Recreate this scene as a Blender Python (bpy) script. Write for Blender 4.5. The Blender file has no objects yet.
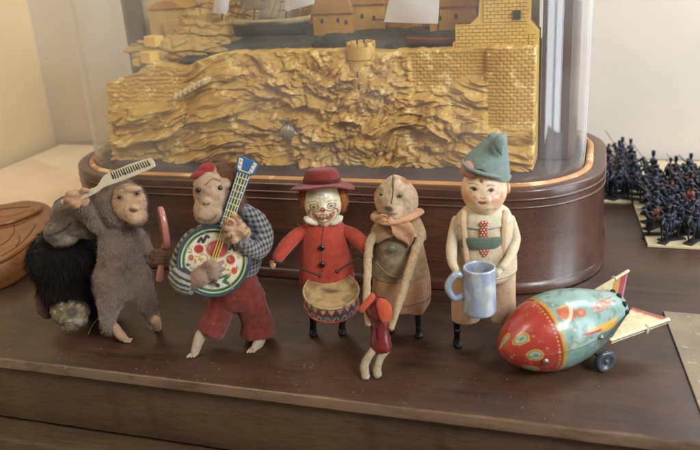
import bpy, math, random
import numpy as np
from mathutils import Vector, Matrix, noise
random.seed(7); RNG = np.random.default_rng(7)
SC = bpy.context.scene; COL = SC.collection
CM = 0.01
PI = math.pi
A = lambda *v: np.array(v, float)
def nrm(v): v = np.array(v, float); return v / np.linalg.norm(v)

# ------------------------------------------------------------------ camera model (fitted to the photograph), centimetres
FPX = 780.0
_dn = nrm([139, 2061, FPX]); _lf = nrm([-2517, -156, FPX]); _up = -_dn
_lf = nrm(_lf - _lf.dot(_up) * _up)
RW = np.array([-_lf, np.cross(_up, -_lf), _up])          # world = RW @ cam (x right, y down, z forward)
CAM = -(RW @ nrm([325 - 350, 337 - 225, FPX])) * 55.0
FWD = RW @ A(0, 0, 1); RIGHT = RW @ A(1, 0, 0); UPV = RW @ A(0, -1, 0)
def ray(px, py): return RW @ nrm([px - 350, py - 225, FPX])
def ground(px, py, z=0.0):
    d = ray(px, py); return CAM + d * ((z - CAM[2]) / d[2])
def at_y(px, py, y):
    d = ray(px, py); return CAM + d * ((y - CAM[1]) / d[1])
HD = nrm([FWD[0], FWD[1], 0]); HR = A(HD[1], -HD[0], 0); YAW = math.atan2(HR[1], HR[0])

# ------------------------------------------------------------------ geometry helpers (numpy verts in cm + face lists)
def mesh(v, f): return (np.array(v, float).reshape(-1, 3), list(f))
def join(*ms):
    vs, fs, o = [], [], 0
    for v, f in ms:
        vs.append(v); fs += [tuple(i + o for i in q) for q in f]; o += len(v)
    return (np.vstack(vs), fs)
def cr(pts, k):
    P = np.array(pts, float)
    if len(P) < 3 or k < 2:
        t = np.linspace(0, 1, (len(P) - 1) * max(k, 1) + 1) * (len(P) - 1)
        i = np.minimum(t.astype(int), len(P) - 2); r = (t - i)[:, None]
        return P[i] * (1 - r) + P[i + 1] * r
    Q = np.vstack([2 * P[0] - P[1], P, 2 * P[-1] - P[-2]]); out = []
    for i in range(1, len(Q) - 2):
        a, b, c, d = Q[i - 1], Q[i], Q[i + 1], Q[i + 2]
        for j in range(k):
            t = j / k
            out.append(0.5 * (2 * b + (c - a) * t + (2 * a - 5 * b + 4 * c - d) * t * t + (3 * b - a - 3 * c + d) * t ** 3))
    out.append(P[-1]); return np.array(out)
def gridfaces(nr, nc, wrap=True, flip=False):
    f = []
    for i in range(nr - 1):
        for j in range(nc if wrap else nc - 1):
            a, b = i * nc + j, i * nc + (j + 1) % nc
            q = (a, b, b + nc, a + nc); f.append(q[::-1] if flip else q)
    return f
def loft(secs, n=40, k=6, ex=2.0, caps=(True, True), wob=0.0, seed=0, curl=0.0):
    """horizontal rings: (x, y, z, rx, ry)"""
    S = cr(secs, k); S[:, 3:] = np.maximum(S[:, 3:], 0.01); th = np.linspace(0, 2 * PI, n, endpoint=False)
    c, s = np.cos(th), np.sin(th)
    c = np.sign(c) * abs(c) ** (2 / ex); s = np.sign(s) * abs(s) ** (2 / ex)
    V = []
    for i, (x, y, z, rx, ry) in enumerate(S):
        for j in range(n):
            w = 1.0
            if wob: w += wob * noise.noise(Vector((c[j] * 1.3 + seed, s[j] * 1.3, z * .6)))
            V.append((x + rx * c[j] * w, y + ry * s[j] * w, z))
    F = gridfaces(len(S), n, flip=S[0][2] > S[-1][2])
    up = S[0][2] < S[-1][2]
    if caps[0]: V.append(S[0][:3]); o = len(V) - 1; F += [((j + 1) % n, j, o) if up else (j, (j + 1) % n, o) for j in range(n)]
    if caps[1]:
        V.append(S[-1][:3]); o = len(V) - 1; b = (len(S) - 1) * n
        F += [(b + j, b + (j + 1) % n, o) if up else (b + (j + 1) % n, b + j, o) for j in range(n)]
    return mesh(V, F)
def tube(pts, rad, n=14, k=6, flat=1.0, ref=None, round_=True, bump=0.0, seed=0):
    P = cr(pts, k)
    rad = [rad] * len(pts) if np.isscalar(rad) else rad
    R = cr([(r, 0, 0) for r in rad], k)[:, 0]; R = np.maximum(R, .008)
    if round_:
        T0 = nrm(P[0] - P[1]); T1 = nrm(P[-1] - P[-2]); hp, hr, tp, tr = [], [], [], []
        for a in (80, 55, 28):
            hp.append(P[0] + T0 * R[0] * math.sin(math.radians(a))); hr.append(R[0] * math.cos(math.radians(a)))
        for a in (28, 55, 80):
            tp.append(P[-1] + T1 * R[-1] * math.sin(math.radians(a))); tr.append(R[-1] * math.cos(math.radians(a)))
        P = np.vstack([hp, P, tp]); R = np.concatenate([hr, R, tr])
    T = np.gradient(P, axis=0); u = nrm(np.cross(T[0], ref if ref is not None else (0.123, .95, .3)))
    V = []
    for i in range(len(P)):
        t = nrm(T[i]); u = nrm(u - t * u.dot(t)); w = np.cross(t, u)
        for j in range(n):
            a = 2 * PI * j / n; r = R[i]
            if bump: r *= 1 + bump * noise.noise(Vector((P[i][0] * 3 + seed, P[i][1] * 3 + math.cos(a), P[i][2] * 3 + math.sin(a))))
            V.append(P[i] + u * math.cos(a) * r + w * math.sin(a) * r * flat)
    m = len(P); F = gridfaces(m, n)
    V.append(P[0]); F += [((j + 1) % n, j, m * n) for j in range(n)]
    V.append(P[-1]); b = (m - 1) * n; F += [(b + j, b + (j + 1) % n, m * n + 1) for j in range(n)]
    return mesh(V, F)
def rotm(rx=0, ry=0, rz=0):
    return np.array(Matrix.Rotation(rz, 3, 'Z') @ Matrix.Rotation(ry, 3, 'Y') @ Matrix.Rotation(rx, 3, 'X'))
def ell(c, r, rot=None, nu=40, nv=28, bumps=(), wob=0.0, seed=0, wf=1.0, ex=1.0):
    r = A(r, r, r) if np.isscalar(r) else np.array(r, float); V = []
    for i in range(1, nv):
        ph = PI * i / nv
        for j in range(nu):
            a = 2 * PI * j / nu
            V.append((math.sin(ph) * math.cos(a), math.sin(ph) * math.sin(a), math.cos(ph)))
    V += [(0, 0, 1), (0, 0, -1)]; D = np.array(V)
    g = np.ones(len(D))
    for d, amp, w in bumps:
        d = nrm(d); ang = np.arccos(np.clip(D @ d, -1, 1)); g += amp * np.exp(-(ang / w) ** 2)
    if wob: g += wob * np.array([noise.noise(Vector(d * wf) + Vector((seed, 0, 0))) for d in D])
    E = D * g[:, None]
    if ex != 1.0: E = np.sign(E) * np.abs(E) ** ex
    P = E * r
    if rot is not None: P = P @ rot.T
    m = nv - 1; F = gridfaces(m, nu, flip=True)
    F += [(j, (j + 1) % nu, m * nu) for j in range(nu)]
    b = (m - 1) * nu; F += [(b + (j + 1) % nu, b + j, m * nu + 1) for j in range(nu)]
    return mesh(P + np.array(c, float), F)
def lathe(prof, n=48, c=(0, 0, 0), ax=None, ex=None, ey=None, k=1):
    """prof: (radius, height) along axis"""
    pr = cr([(a, b, 0) for a, b in prof], k) if k > 1 else np.array([(a, b, 0) for a, b in prof], float)
    ez = nrm(ax) if ax is not None else A(0, 0, 1)
    if ex is None: ex = nrm(np.cross((.1, 1, .05), ez))
    ey = np.cross(ez, ex); V = []
    for r, h, _ in pr:
        for j in range(n):
            a = 2 * PI * j / n
            V.append(np.array(c) + ez * h + (ex * math.cos(a) + ey * math.sin(a)) * max(r, 1e-4))
    return mesh(V, gridfaces(len(pr), n))
def prism(poly, o, ux, uy, th, bev=0.0):
    """polygon in plane (o, ux, uy) extruded by th along ux x uy, bevelled at the top edge"""
    P = np.array(poly, float); ux = np.array(ux, float); uy = np.array(uy, float); nz = nrm(np.cross(ux, uy)); n = len(P)
    area = 0.5 * sum(P[i][0] * P[(i + 1) % n][1] - P[(i + 1) % n][0] * P[i][1] for i in range(n))
    if area < 0: P = P[::-1]
    def ring(q, h): return [np.array(o) + ux * a + uy * b + nz * h for a, b in q]
    def inset(q, d):
        out = []
        for i in range(n):
            a, b, c = q[i - 1], q[i], q[(i + 1) % n]
            e1 = nrm(b - a); e2 = nrm(c - b); m = nrm(A(-e1[1] - e2[1], e1[0] + e2[0])); s = max(.4, m.dot(A(-e1[1], e1[0])))
            out.append(b + m * d / s)
        return np.array(out)
    if bev: rings = [ring(inset(P, bev), 0), ring(P, bev), ring(P, th - bev), ring(inset(P, bev * .35), th - bev * .35), ring(inset(P, bev), th)]
    else: rings = [ring(P, 0), ring(P, th)]
    V = [p for r in rings for p in r]; F = gridfaces(len(rings), n)
    F.append(tuple(range(n))[::-1]); F.append(tuple(range((len(rings) - 1) * n, len(rings) * n)))
    return mesh(V, F)
def box(x0, x1, y0, y1, z0, z1, bev=0.0):
    return prism([(x0, y0), (x1, y0), (x1, y1), (x0, y1)], (0, 0, z0), (1, 0, 0), (0, 1, 0), z1 - z0, bev)
def xf(m, R=None, t=(0, 0, 0)):
    v = m[0] @ R.T if R is not None else m[0]
    return (v + np.array(t, float), m[1])
def fuse(m, voxel=.1, sm=4):
    me = bpy.data.meshes.new('tmp'); me.from_pydata(m[0].tolist(), [], m[1]); o = bpy.data.objects.new('tmp', me); COL.objects.link(o)
    r = o.modifiers.new('r', 'REMESH'); r.mode = 'VOXEL'; r.voxel_size = voxel
    s = o.modifiers.new('s', 'SMOOTH'); s.iterations = sm; s.factor = .6
    dg = bpy.context.evaluated_depsgraph_get(); e = o.evaluated_get(dg).to_mesh()
    v = np.array([x.co[:] for x in e.vertices]); f = [tuple(p.vertices) for p in e.polygons]
    o.evaluated_get(dg).to_mesh_clear(); bpy.data.objects.remove(o); bpy.data.meshes.remove(me)
    return (v, f)
def roughen(m, amp, freq, seed=0):
    v = m[0].copy(); c = v.mean(0)
    for i, p in enumerate(v):
        k = noise.noise(Vector(p * freq) + Vector((seed, 0, 0))) + .5 * noise.noise(Vector(p * freq * 2.3) + Vector((seed, 9, 0)))
        d = p - c; v[i] = p + d / (np.linalg.norm(d) + 1e-6) * amp * k
    return (v, m[1])
def fur(m, n, L, w, spread=.6, comb=(0, 0, -.6), col=((.1, .07, .05), (.2, .15, .12)), keep=None, seg=1, lvar=.5, grav=0, clump=0.0, patch=0.0):
    V, F = m; T = []
    for q in F:
        for i in range(1, len(q) - 1): T.append((q[0], q[i], q[i + 1]))
    T = np.array(T); a, b, c = V[T[:, 0]], V[T[:, 1]], V[T[:, 2]]
    N = np.cross(b - a, c - a); ar = np.linalg.norm(N, axis=1); N = N / (ar[:, None] + 1e-12)
    if keep is not None: ar = ar * keep((a + b + c) / 3)
    i = RNG.choice(len(T), n, p=ar / ar.sum()); r1, r2 = np.sqrt(RNG.random(n)), RNG.random(n)
    p = a[i] * (1 - r1)[:, None] + b[i] * (r1 * (1 - r2))[:, None] + c[i] * (r1 * r2)[:, None]
    cl_ = np.array([noise.noise_vector(Vector(x * 2.2)) for x in p]); pt_ = np.array([noise.noise(Vector(x * .55) + Vector((4, 4, 4))) + .5 * noise.noise(Vector(x * 1.5)) for x in p])
    d = N[i] + np.array(comb) + cl_ * clump + RNG.normal(0, spread, (n, 3)); d /= np.linalg.norm(d, axis=1)[:, None]
    l = (L * (1 - lvar * RNG.random(n)) * np.clip(1 - patch * 1.2 * pt_, .3, 1.5))[:, None]; t = np.cross(d, RNG.normal(0, 1, (n, 3))); t /= np.linalg.norm(t, axis=1)[:, None] + 1e-9
    p0 = p - N[i] * .03
    if seg == 1:
        VV = np.stack([p0 - t * w / 2, p0 + t * w / 2, p0 + d * l], 1).reshape(-1, 3)
        FF = [(3 * j, 3 * j + 1, 3 * j + 2) for j in range(n)]; per = 3
    else:
        md = p0 + d * l * .5 + A(0, 0, -1) * grav * l * .15; en = p0 + d * l * .95 + A(0, 0, -1) * grav * l * .6
        VV = np.stack([p0 - t * w / 2, p0 + t * w / 2, md - t * w * .35, md + t * w * .35, en], 1).reshape(-1, 3)
        FF = []
        for j in range(n): o = 5 * j; FF += [(o, o + 1, o + 3, o + 2), (o + 2, o + 3, o + 4)]
        per = 5
    k = np.clip(RNG.random(n) * (1 - patch * .5) + patch * (.25 + pt_ * .9), 0, 1)[:, None]; cc = np.array(col[0]) * (1 - k) + np.array(col[1]) * k
    return (VV, FF), np.repeat(cc, per, 0)

# ------------------------------------------------------------------ colours and materials
def lin(h):
    if not isinstance(h, str): return tuple(h)
    h = h.lstrip('#'); c = [int(h[i:i + 2], 16) / 255 for i in (0, 2, 4)]
    return tuple(x / 12.92 if x <= .04045 else ((x + .055) / 1.055) ** 2.4 for x in c)
def mat(name, col='#808080', rough=.6, var=.25, vs=150, dark=None, bump=.15, bs=500, coat=0, metal=0, attr=False, sheen=0, stretch=(1, 1, 1), spec=.5, bump2=0, bs2=60, wear=None, ws=90, wth=.62, rvar=.1):
    m = bpy.data.materials.new(name); m.use_nodes = True; nt = m.node_tree; N, L = nt.nodes, nt.links
    b = N['Principled BSDF']; b.inputs['Roughness'].default_value = rough; b.inputs['Metallic'].default_value = metal
    b.inputs['Specular IOR Level'].default_value = spec
    b.inputs['Coat Weight'].default_value = coat; b.inputs['Coat Roughness'].default_value = .12
    if sheen: b.inputs['Sheen Weight'].default_value = sheen; b.inputs['Sheen Roughness'].default_value = .5
    tc = N.new('ShaderNodeTexCoord'); mp = N.new('ShaderNodeMapping'); mp.inputs['Scale'].default_value = stretch
    L.new(tc.outputs['Object'], mp.inputs['Vector'])
    def nz(s, det=4, rg=.55):
        n = N.new('ShaderNodeTexNoise'); n.inputs['Scale'].default_value = s; n.inputs['Detail'].default_value = det; n.inputs['Roughness'].default_value = rg
        L.new(mp.outputs[0], n.inputs['Vector']); return n
    if attr:
        a = N.new('ShaderNodeAttribute'); a.attribute_name = 'Col'; src = a.outputs['Color']
    else:
        a = N.new('ShaderNodeRGB'); a.outputs[0].default_value = (*lin(col), 1); src = a.outputs[0]
    n1 = nz(vs); ramp = N.new('ShaderNodeMapRange'); ramp.inputs['From Min'].default_value = .3; ramp.inputs['From Max'].default_value = .7
    L.new(n1.outputs['Fac'], ramp.inputs['Value'])
    mx = N.new('ShaderNodeMix'); mx.data_type = 'RGBA'; mx.blend_type = 'MULTIPLY' if dark is None else 'MIX'
    mf = N.new('ShaderNodeMath'); mf.operation = 'MULTIPLY'; mf.inputs[1].default_value = var if dark is None else 1.0
    L.new(ramp.outputs[0], mf.inputs[0]); L.new(mf.outputs[0], mx.inputs[0]); L.new(src, mx.inputs[6])
    mx.inputs[7].default_value = (.35, .33, .3, 1) if dark is None else (*lin(dark), 1)
    if dark is not None: mf.inputs[1].default_value = var
    out = mx.outputs[2]
    if wear:
        n3 = nz(ws, 8, .7); cmpn = N.new('ShaderNodeMapRange'); cmpn.inputs['From Min'].default_value = wth; cmpn.inputs['From Max'].default_value = wth + .05
        L.new(n3.outputs['Fac'], cmpn.inputs['Value']); m2 = N.new('ShaderNodeMix'); m2.data_type = 'RGBA'
        L.new(cmpn.outputs[0], m2.inputs[0]); L.new(out, m2.inputs[6]); m2.inputs[7].default_value = (*lin(wear), 1); out = m2.outputs[2]
    L.new(out, b.inputs['Base Color'])
    rr = N.new('ShaderNodeMapRange'); rr.inputs['To Min'].default_value = max(.02, rough - rvar); rr.inputs['To Max'].default_value = min(1, rough + rvar)
    L.new(nz(vs * 1.7).outputs['Fac'], rr.inputs['Value']); L.new(rr.outputs[0], b.inputs['Roughness'])
    if bump:
        bp = N.new('ShaderNodeBump'); bp.inputs['Strength'].default_value = bump; bp.inputs['Distance'].default_value = .001
        L.new(nz(bs, 5).outputs['Fac'], bp.inputs['Height']); L.new(bp.outputs[0], b.inputs['Normal'])
        if bump2:
            b2 = N.new('ShaderNodeBump'); b2.inputs['Strength'].default_value = bump2; b2.inputs['Distance'].default_value = .003
            L.new(nz(bs2, 3).outputs['Fac'], b2.inputs['Height']); L.new(b2.outputs[0], bp.inputs['Normal'])
    return m
def wood(name, c1, c2, c3, rough=.4, coat=.0, scale=1.0, axis='X', dust=0.0, spec=.5, wearcol='#7d6a58', wearamt=.5, edge=None):
    m = bpy.data.materials.new(name); m.use_nodes = True; nt = m.node_tree; N, L = nt.nodes, nt.links
    b = N['Principled BSDF']; b.inputs['Specular IOR Level'].default_value = spec; b.inputs['Coat Weight'].default_value = coat; b.inputs['Coat Roughness'].default_value = .18
    tc = N.new('ShaderNodeTexCoord')
    def mp(sx, sy, sz):
        q = N.new('ShaderNodeMapping'); q.inputs['Scale'].default_value = (sx, sy, sz); L.new(tc.outputs['Object'], q.inputs['Vector']); return q
    s = {'X': (.12, 1, 1), 'Y': (1, .12, 1), 'Z': (1, 1, .12)}[axis]; g = mp(*[v * scale for v in s]); iso = mp(scale, scale, scale)
    def nz(vec, sc, det=5, rg=.6, dist=0):
        n = N.new('ShaderNodeTexNoise'); n.inputs['Scale'].default_value = sc; n.inputs['Detail'].default_value = det; n.inputs['Roughness'].default_value = rg; n.inputs['Distortion'].default_value = dist
        L.new(vec.outputs[0], n.inputs['Vector']); return n
    grain = nz(g, 60, 8, .65, .6); fine = nz(mp(*[v * scale * (.5 if v < 1 else 1) for v in s]), 1100, 4, .7); big = nz(iso, 9, 4, .55, .4)
    r = N.new('ShaderNodeValToRGB'); e = r.color_ramp.elements; e[0].position = .32; e[0].color = (*lin(c1), 1); e[1].position = .68; e[1].color = (*lin(c2), 1)
    L.new(grain.outputs['Fac'], r.inputs[0])
    m1 = N.new('ShaderNodeMix'); m1.data_type = 'RGBA'; mr = N.new('ShaderNodeMapRange'); mr.inputs['From Min'].default_value = .42; mr.inputs['From Max'].default_value = .68; mr.inputs['To Max'].default_value = .75
    L.new(big.outputs['Fac'], mr.inputs['Value']); L.new(mr.outputs[0], m1.inputs[0]); L.new(r.outputs[0], m1.inputs[6]); m1.inputs[7].default_value = (*lin(c3), 1)
    m2 = N.new('ShaderNodeMix'); m2.data_type = 'RGBA'; m2.blend_type = 'MULTIPLY'; fr = N.new('ShaderNodeMapRange'); fr.inputs['From Min'].default_value = .5; fr.inputs['From Max'].default_value = .68; fr.inputs['To Max'].default_value = .75
    L.new(fine.outputs['Fac'], fr.inputs['Value']); L.new(fr.outputs[0], m2.inputs[0]); L.new(m1.outputs[2], m2.inputs[6]); m2.inputs[7].default_value = (.3, .25, .22, 1)
    # scratches and rubbed spots
    sc1 = nz(mp(.25 * scale, 1.6 * scale, 1), 95, 9, .75, 1.5); sm = N.new('ShaderNodeMapRange'); sm.inputs['From Min'].default_value = .64; sm.inputs['From Max'].default_value = .70; sm.inputs['To Max'].default_value = wearamt
    L.new(sc1.outputs['Fac'], sm.inputs['Value']); m3 = N.new('ShaderNodeMix'); m3.data_type = 'RGBA'
    L.new(sm.outputs[0], m3.inputs[0]); L.new(m2.outputs[2], m3.inputs[6]); m3.inputs[7].default_value = (*lin(wearcol), 1)
    fin_ = m3.outputs[2]
    if edge is not None:      # the varnish is rubbed off along the front edge
        sx = N.new('ShaderNodeSeparateXYZ'); L.new(tc.outputs['Object'], sx.inputs[0]); em = N.new('ShaderNodeMapRange'); em.inputs['From Min'].default_value = edge + .004; em.inputs['From Max'].default_value = edge + .0005
        L.new(sx.outputs[1], em.inputs['Value']); en = nz(mp(.35, 1, 1), 55, 6, .7); ad = N.new('ShaderNodeMath'); ad.operation = 'MULTIPLY_ADD'; ad.inputs[1].default_value = .55; L.new(em.outputs[0], ad.inputs[0]); L.new(en.outputs['Fac'], ad.inputs[2])
        e2_ = N.new('ShaderNodeMapRange'); e2_.inputs['From Min'].default_value = .86; e2_.inputs['From Max'].default_value = 1.08; e2_.inputs['To Max'].default_value = .42; L.new(ad.outputs[0], e2_.inputs['Value'])
        m4 = N.new('ShaderNodeMix'); m4.data_type = 'RGBA'; L.new(e2_.outputs[0], m4.inputs[0]); L.new(fin_, m4.inputs[6]); m4.inputs[7].default_value = (*lin('#8a7258'), 1); fin_ = m4.outputs[2]
    L.new(fin_, b.inputs['Base Color'])
    rr = N.new('ShaderNodeMapRange'); rr.inputs['To Min'].default_value = rough - .15; rr.inputs['To Max'].default_value = rough + .2
    L.new(nz(iso, 30, 6, .7).outputs['Fac'], rr.inputs['Value']); L.new(rr.outputs[0], b.inputs['Roughness'])
    bp = N.new('ShaderNodeBump'); bp.inputs['Strength'].default_value = .25; bp.inputs['Distance'].default_value = .0006
    L.new(fine.outputs['Fac'], bp.inputs['Height']); L.new(bp.outputs[0], b.inputs['Normal'])
    return m

# ------------------------------------------------------------------ object helpers
def obj(name, m, material, parent=None, cols=None, smooth=True, paint=None):
    v, f = m; me = bpy.data.meshes.new(name); me.from_pydata((v * CM).tolist(), [], [list(q) for q in f])
    if smooth: me.polygons.foreach_set('use_smooth', [True] * len(me.polygons))
    if paint is not None: cols = paint(v)
    if cols is not None:
        at = me.color_attributes.new('Col', 'FLOAT_COLOR', 'POINT')
        at.data.foreach_set('color', np.hstack([np.clip(cols, 0, 1), np.ones((len(v), 1))]).ravel())
    me.materials.append(material); me.update()
    o = bpy.data.objects.new(name, me); COL.objects.link(o)
    if parent is not None: o.parent = parent
    return o
def flat_shade(o):
    o.data.polygons.foreach_set('use_smooth', [False] * len(o.data.polygons)); return o
def edge_smooth(o, ang=35):
    me = o.data; import bmesh
    bm = bmesh.new(); bm.from_mesh(me)
    for e in bm.edges:
        e.smooth = not (len(e.link_faces) == 2 and e.calc_face_angle(0) > math.radians(ang))
    bm.to_mesh(me); bm.free(); return o
def tag(o, label=None, cat=None, group=None, kind=None):
    if label: o['label'] = label
    if cat: o['category'] = cat
    if group: o['group'] = group
    if kind: o['kind'] = kind
    return o
class Frame:
    """a thing standing on the table at the ground point seen at (px, py); x = right, y = away, z = up, cm"""
    def __init__(s, name, px, py, label, cat, z=0.0, group=None):
        s.o = ground(px, py, z); s.e = bpy.data.objects.new(name, None); COL.objects.link(s.e); s.e.empty_display_size = .01
        s.e.location = Vector(s.o * CM); s.e.rotation_euler = (0, 0, YAW); tag(s.e, label, cat, group)
        s.R = np.array([HR, HD, [0, 0, 1]]); q = s.o - CAM; s.s = FPX / q.dot(FWD)
    def loc(s, w): return s.R @ (np.array(w) - s.o)
    def vec(s, w): return s.R @ np.array(w)
    def p(s, px, py, d=0.0):
        r = ray(px, py); t = (s.o + HD * d - CAM).dot(HD) / r.dot(HD); return s.loc(CAM + r * t)
    def g(s, px, py, z=0.0): return s.loc(ground(px, py, z))
    def sec(s, xl, xr, y, d=0.0, ratio=.8):
        a = s.p(xl, y, d); b = s.p(xr, y, d); rx = (b[0] - a[0]) / 2; c = (a + b) / 2
        return (c[0], c[1], c[2], rx, rx * ratio)
    def __call__(s, name, m, material, parent=None, **k): return obj(name, m, material, parent or s.e, **k)

def sst(x, a, b): t = np.clip((x - a) / (b - a), 0, 1); return t * t * (3 - 2 * t)
class Paint:
    """paint design marks on a dense surface, in the surface's own flat coordinates"""
    def __init__(s, U, W, base): s.U, s.W = U, W; s.c = np.tile(np.array(lin(base)), (len(U), 1)) if not isinstance(base, np.ndarray) else base.copy()
    def mask(s, k, col, amt=1.0): k = (np.clip(k, 0, 1) * amt)[:, None]; s.c = s.c * (1 - k) + np.array(lin(col)) * k; return s
    def oval(s, u, w, ru, rw, col, amt=1.0, soft=.15, rot=0):
        du, dw = s.U - u, s.W - w; c, n = math.cos(rot), math.sin(rot); x, y = du * c + dw * n, -du * n + dw * c
        r = np.sqrt((x / ru) ** 2 + (y / rw) ** 2); return s.mask(1 - sst(r, 1 - soft, 1 + soft), col, amt)
    def ring(s, u, w, ru, rw, th, col, amt=1.0):
        r = np.sqrt(((s.U - u) / ru) ** 2 + ((s.W - w) / rw) ** 2); return s.mask(1 - sst(abs(r - 1) * min(ru, rw), th * .5, th), col, amt)
    def line(s, pts, th, col, amt=1.0, k=6):
        P = cr([(a, b, 0) for a, b in pts], k)[:, :2]; best = np.full(len(s.U), 1e9)
        for a, b in zip(P[:-1], P[1:]):
            ab = b - a; t = np.clip(((s.U - a[0]) * ab[0] + (s.W - a[1]) * ab[1]) / (ab @ ab + 1e-9), 0, 1)
            best = np.minimum(best, np.hypot(s.U - a[0] - t * ab[0], s.W - a[1] - t * ab[1]))
        return s.mask(1 - sst(best, th * .5, th * 1.1), col, amt)
    def noise(s, V, f, th, col, amt=1.0, seed=0, soft=.08):
        k = np.array([noise.noise(Vector(p * f) + Vector((seed, 0, 0))) for p in V]); return s.mask(sst(k, th, th + soft), col, amt)

#@@PARTS@@
# ================================================================== setting
tmat = wood('table_wood', '#22130c', '#482e1f', '#50392a', rough=.34, spec=.5, coat=.15, scale=1.0, wearcol='#7c6854', wearamt=.75, edge=-.072)
fmat = wood('front_wood', '#39291b', '#4d3a27', '#57442f', rough=.5, spec=.35, wearcol='#76634c', wearamt=.3)
def board(name, x0, x1, y0, y1, z0, z1, m, bev=.12, seg=160, jit=.05):
    """a long board with slightly worn, uneven edges"""
    xs = np.linspace(x0, x1, seg); prof = [(y0 + bev, z0), (y0, z0 + bev), (y0, z1 - bev), (y0 + bev * .35, z1 - bev * .35), (y0 + bev, z1), (y1, z1), (y1, z0)]
    V = []
    for x in xs:
        j = jit * (noise.noise(Vector((x * .35, z1, 1))) + .6 * noise.noise(Vector((x * 1.7, z1, 5)))); j2 = jit * 1.3 * max(0, noise.noise(Vector((x * .9, z1, 9))))
        for i, (y, z) in enumerate(prof):
            V.append((x, y + (j if i < 5 else 0) + (j2 if i in (3, 4) else 0), z - (j2 if i in (2, 3) else 0)))
    n = len(prof); F = gridfaces(seg, n, flip=True); F.append(tuple(range(n))); F.append(tuple(range((seg - 1) * n, seg * n))[::-1])
    return edge_smooth(obj(name, mesh(V, F), m), 40)
tag(board('table_top', -57, 60, -7.2, 46.2, -.85, 0, tmat), kind='structure')
tag(board('table_front', -57, 60, -6.55, 40, -5.45, -.86, fmat, .05), kind='structure')
tag(board('table_ledge', -57, 60, -8.6, 40, -9.5, -5.75, fmat, .3), kind='structure')
wallm = mat('wall_paint', '#ddd2c4', .85, var=.2, vs=6, bump=.12, bs=180, bump2=.1, bs2=20)
wallm2 = mat('wall_paint_left', '#dcc498', .85, var=.15, vs=4, bump=.12, bs=180)
tag(obj('wall_back', box(-62, 75, 46.3, 48, -40, 110), wallm, smooth=False), kind='structure')
tag(obj('wall_left', box(-60, -57.1, -60, 46.6, -40, 110), wallm2, smooth=False), kind='structure')
# small chips and the faded number on the top
chalk = mat('faded_chalk', '#6a5140', .8, var=.5, vs=300)
cu = bpy.data.curves.new('faded_number', 'FONT'); cu.body = '12'; cu.size = .0095; cu.extrude = 0; cu.space_character = 1.0
tx = bpy.data.objects.new('faded_number', cu); COL.objects.link(tx); c = ground(300, 368.5); tx.location = Vector(c * CM) + Vector((0, 0, .00015)); tx.rotation_euler = (0, 0, YAW - .12)
bpy.context.view_layer.update(); nm_ = bpy.data.meshes.new_from_object(tx); ob_ = bpy.data.objects.new('chalk_number', nm_); COL.objects.link(ob_); ob_.matrix_world = tx.matrix_world.copy(); bpy.data.objects.remove(tx); nm_.materials.clear(); nm_.materials.append(chalk); tx = ob_
tag(tx, 'faded chalk number 12 on the dark table top in front of the drummer', 'number')
c = ground(303, 365); rg = []
for rr_ in (1.02, .96):
    rg += [(c[0] + 1.05 * rr_ * math.cos(a), c[1] + .72 * rr_ * math.sin(a), .012) for a in np.linspace(0, 2 * PI, 48, endpoint=False)]
tag(obj('chalk_oval', mesh(rg, [(j, (j + 1) % 48, 48 + (j + 1) % 48, 48 + j) for j in range(48)]), mat('faint_chalk', '#54402f', .8, var=.6, vs=260)), 'faint worn oval mark drawn round the chalk number on the table top', 'mark')

# cream sheets at the left
paper = mat('cream_paper', '#f0e0c0', .8, var=.12, vs=25, bump=.05)
def sheet(name, pts, z0, z1, m, label, cat):
    return tag(obj(name, prism(pts, (0, 0, z0), (1, 0, 0), (0, 1, 0), z1 - z0, .04), m, smooth=False), label, cat)
sheet('paper_sheet', [(-56, 3), (-33, 3), (-33, 45), (-55.6, 45.6)], .02, .45, paper, 'large cream paper sheet lying flat in the left back corner, under the pinkish one', 'paper')
sheet('paper_sheet', [(-55, 3), (-34, 3.5), (-34.5, 27), (-54.2, 37.5)], .47, .75, mat('pink_paper', '#ecd2b0', .8, var=.15, vs=30, bump=.05), 'pinkish cream paper sheet lying on top of the larger one, behind the carved box', 'paper')

# carved wooden box at the left edge
cw = wood('carved_wood', '#744420', '#965e2e', '#a06a38', rough=.4, coat=.25, scale=1.3, axis='Y', wearcol='#c08a50', wearamt=.25)
cwd = mat('carved_groove', '#4a2a12', .7)
be = bpy.data.objects.new('carved_box', None); COL.objects.link(be); b0 = ground(0, 300); be.location = Vector(b0 * CM)
tag(be, 'orange brown carved wooden box with grooved lid at the left edge', 'box')
ZB = 2.7
def bp_(px, py, z): return (ground(px, py, z) - b0)
outl = [bp_(*q, ZB)[:2] for q in [(-6, 261), (10, 254), (26, 243), (40, 232), (51, 220), (54, 211), (46, 203), (28, 200), (8, 203), (-20, 208), (-55, 216), (-85, 240), (-60, 262)]]
outc = cr([(*q, 0) for q in outl + outl[:1]], 5)[:-1, :2]
obj('box_body', prism(outc, (0, 0, .05), (1, 0, 0), (0, 1, 0), ZB - .55, .15), cw, be)
obj('lid', prism(outc * .995 + np.array([.02, 0]), (0, 0, ZB - .48), (1, 0, 0), (0, 1, 0), .48, .16), cw, be)
cen = outc.mean(0)
lobe = np.array([bp_(*q, ZB)[:2] for q in [(-40, 232), (5, 226), (24, 220), (40, 213), (43, 207), (28, 204), (8, 207), (-20, 212), (-50, 222)]]); lobe = cr([(*q, 0) for q in list(lobe) + [lobe[0]]], 5)[:-1, :2]
obj('raised_carving', prism(lobe, (0, 0, ZB + .0), (1, 0, 0), (0, 1, 0), .42, .2), cw, be)
gl = []
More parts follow.
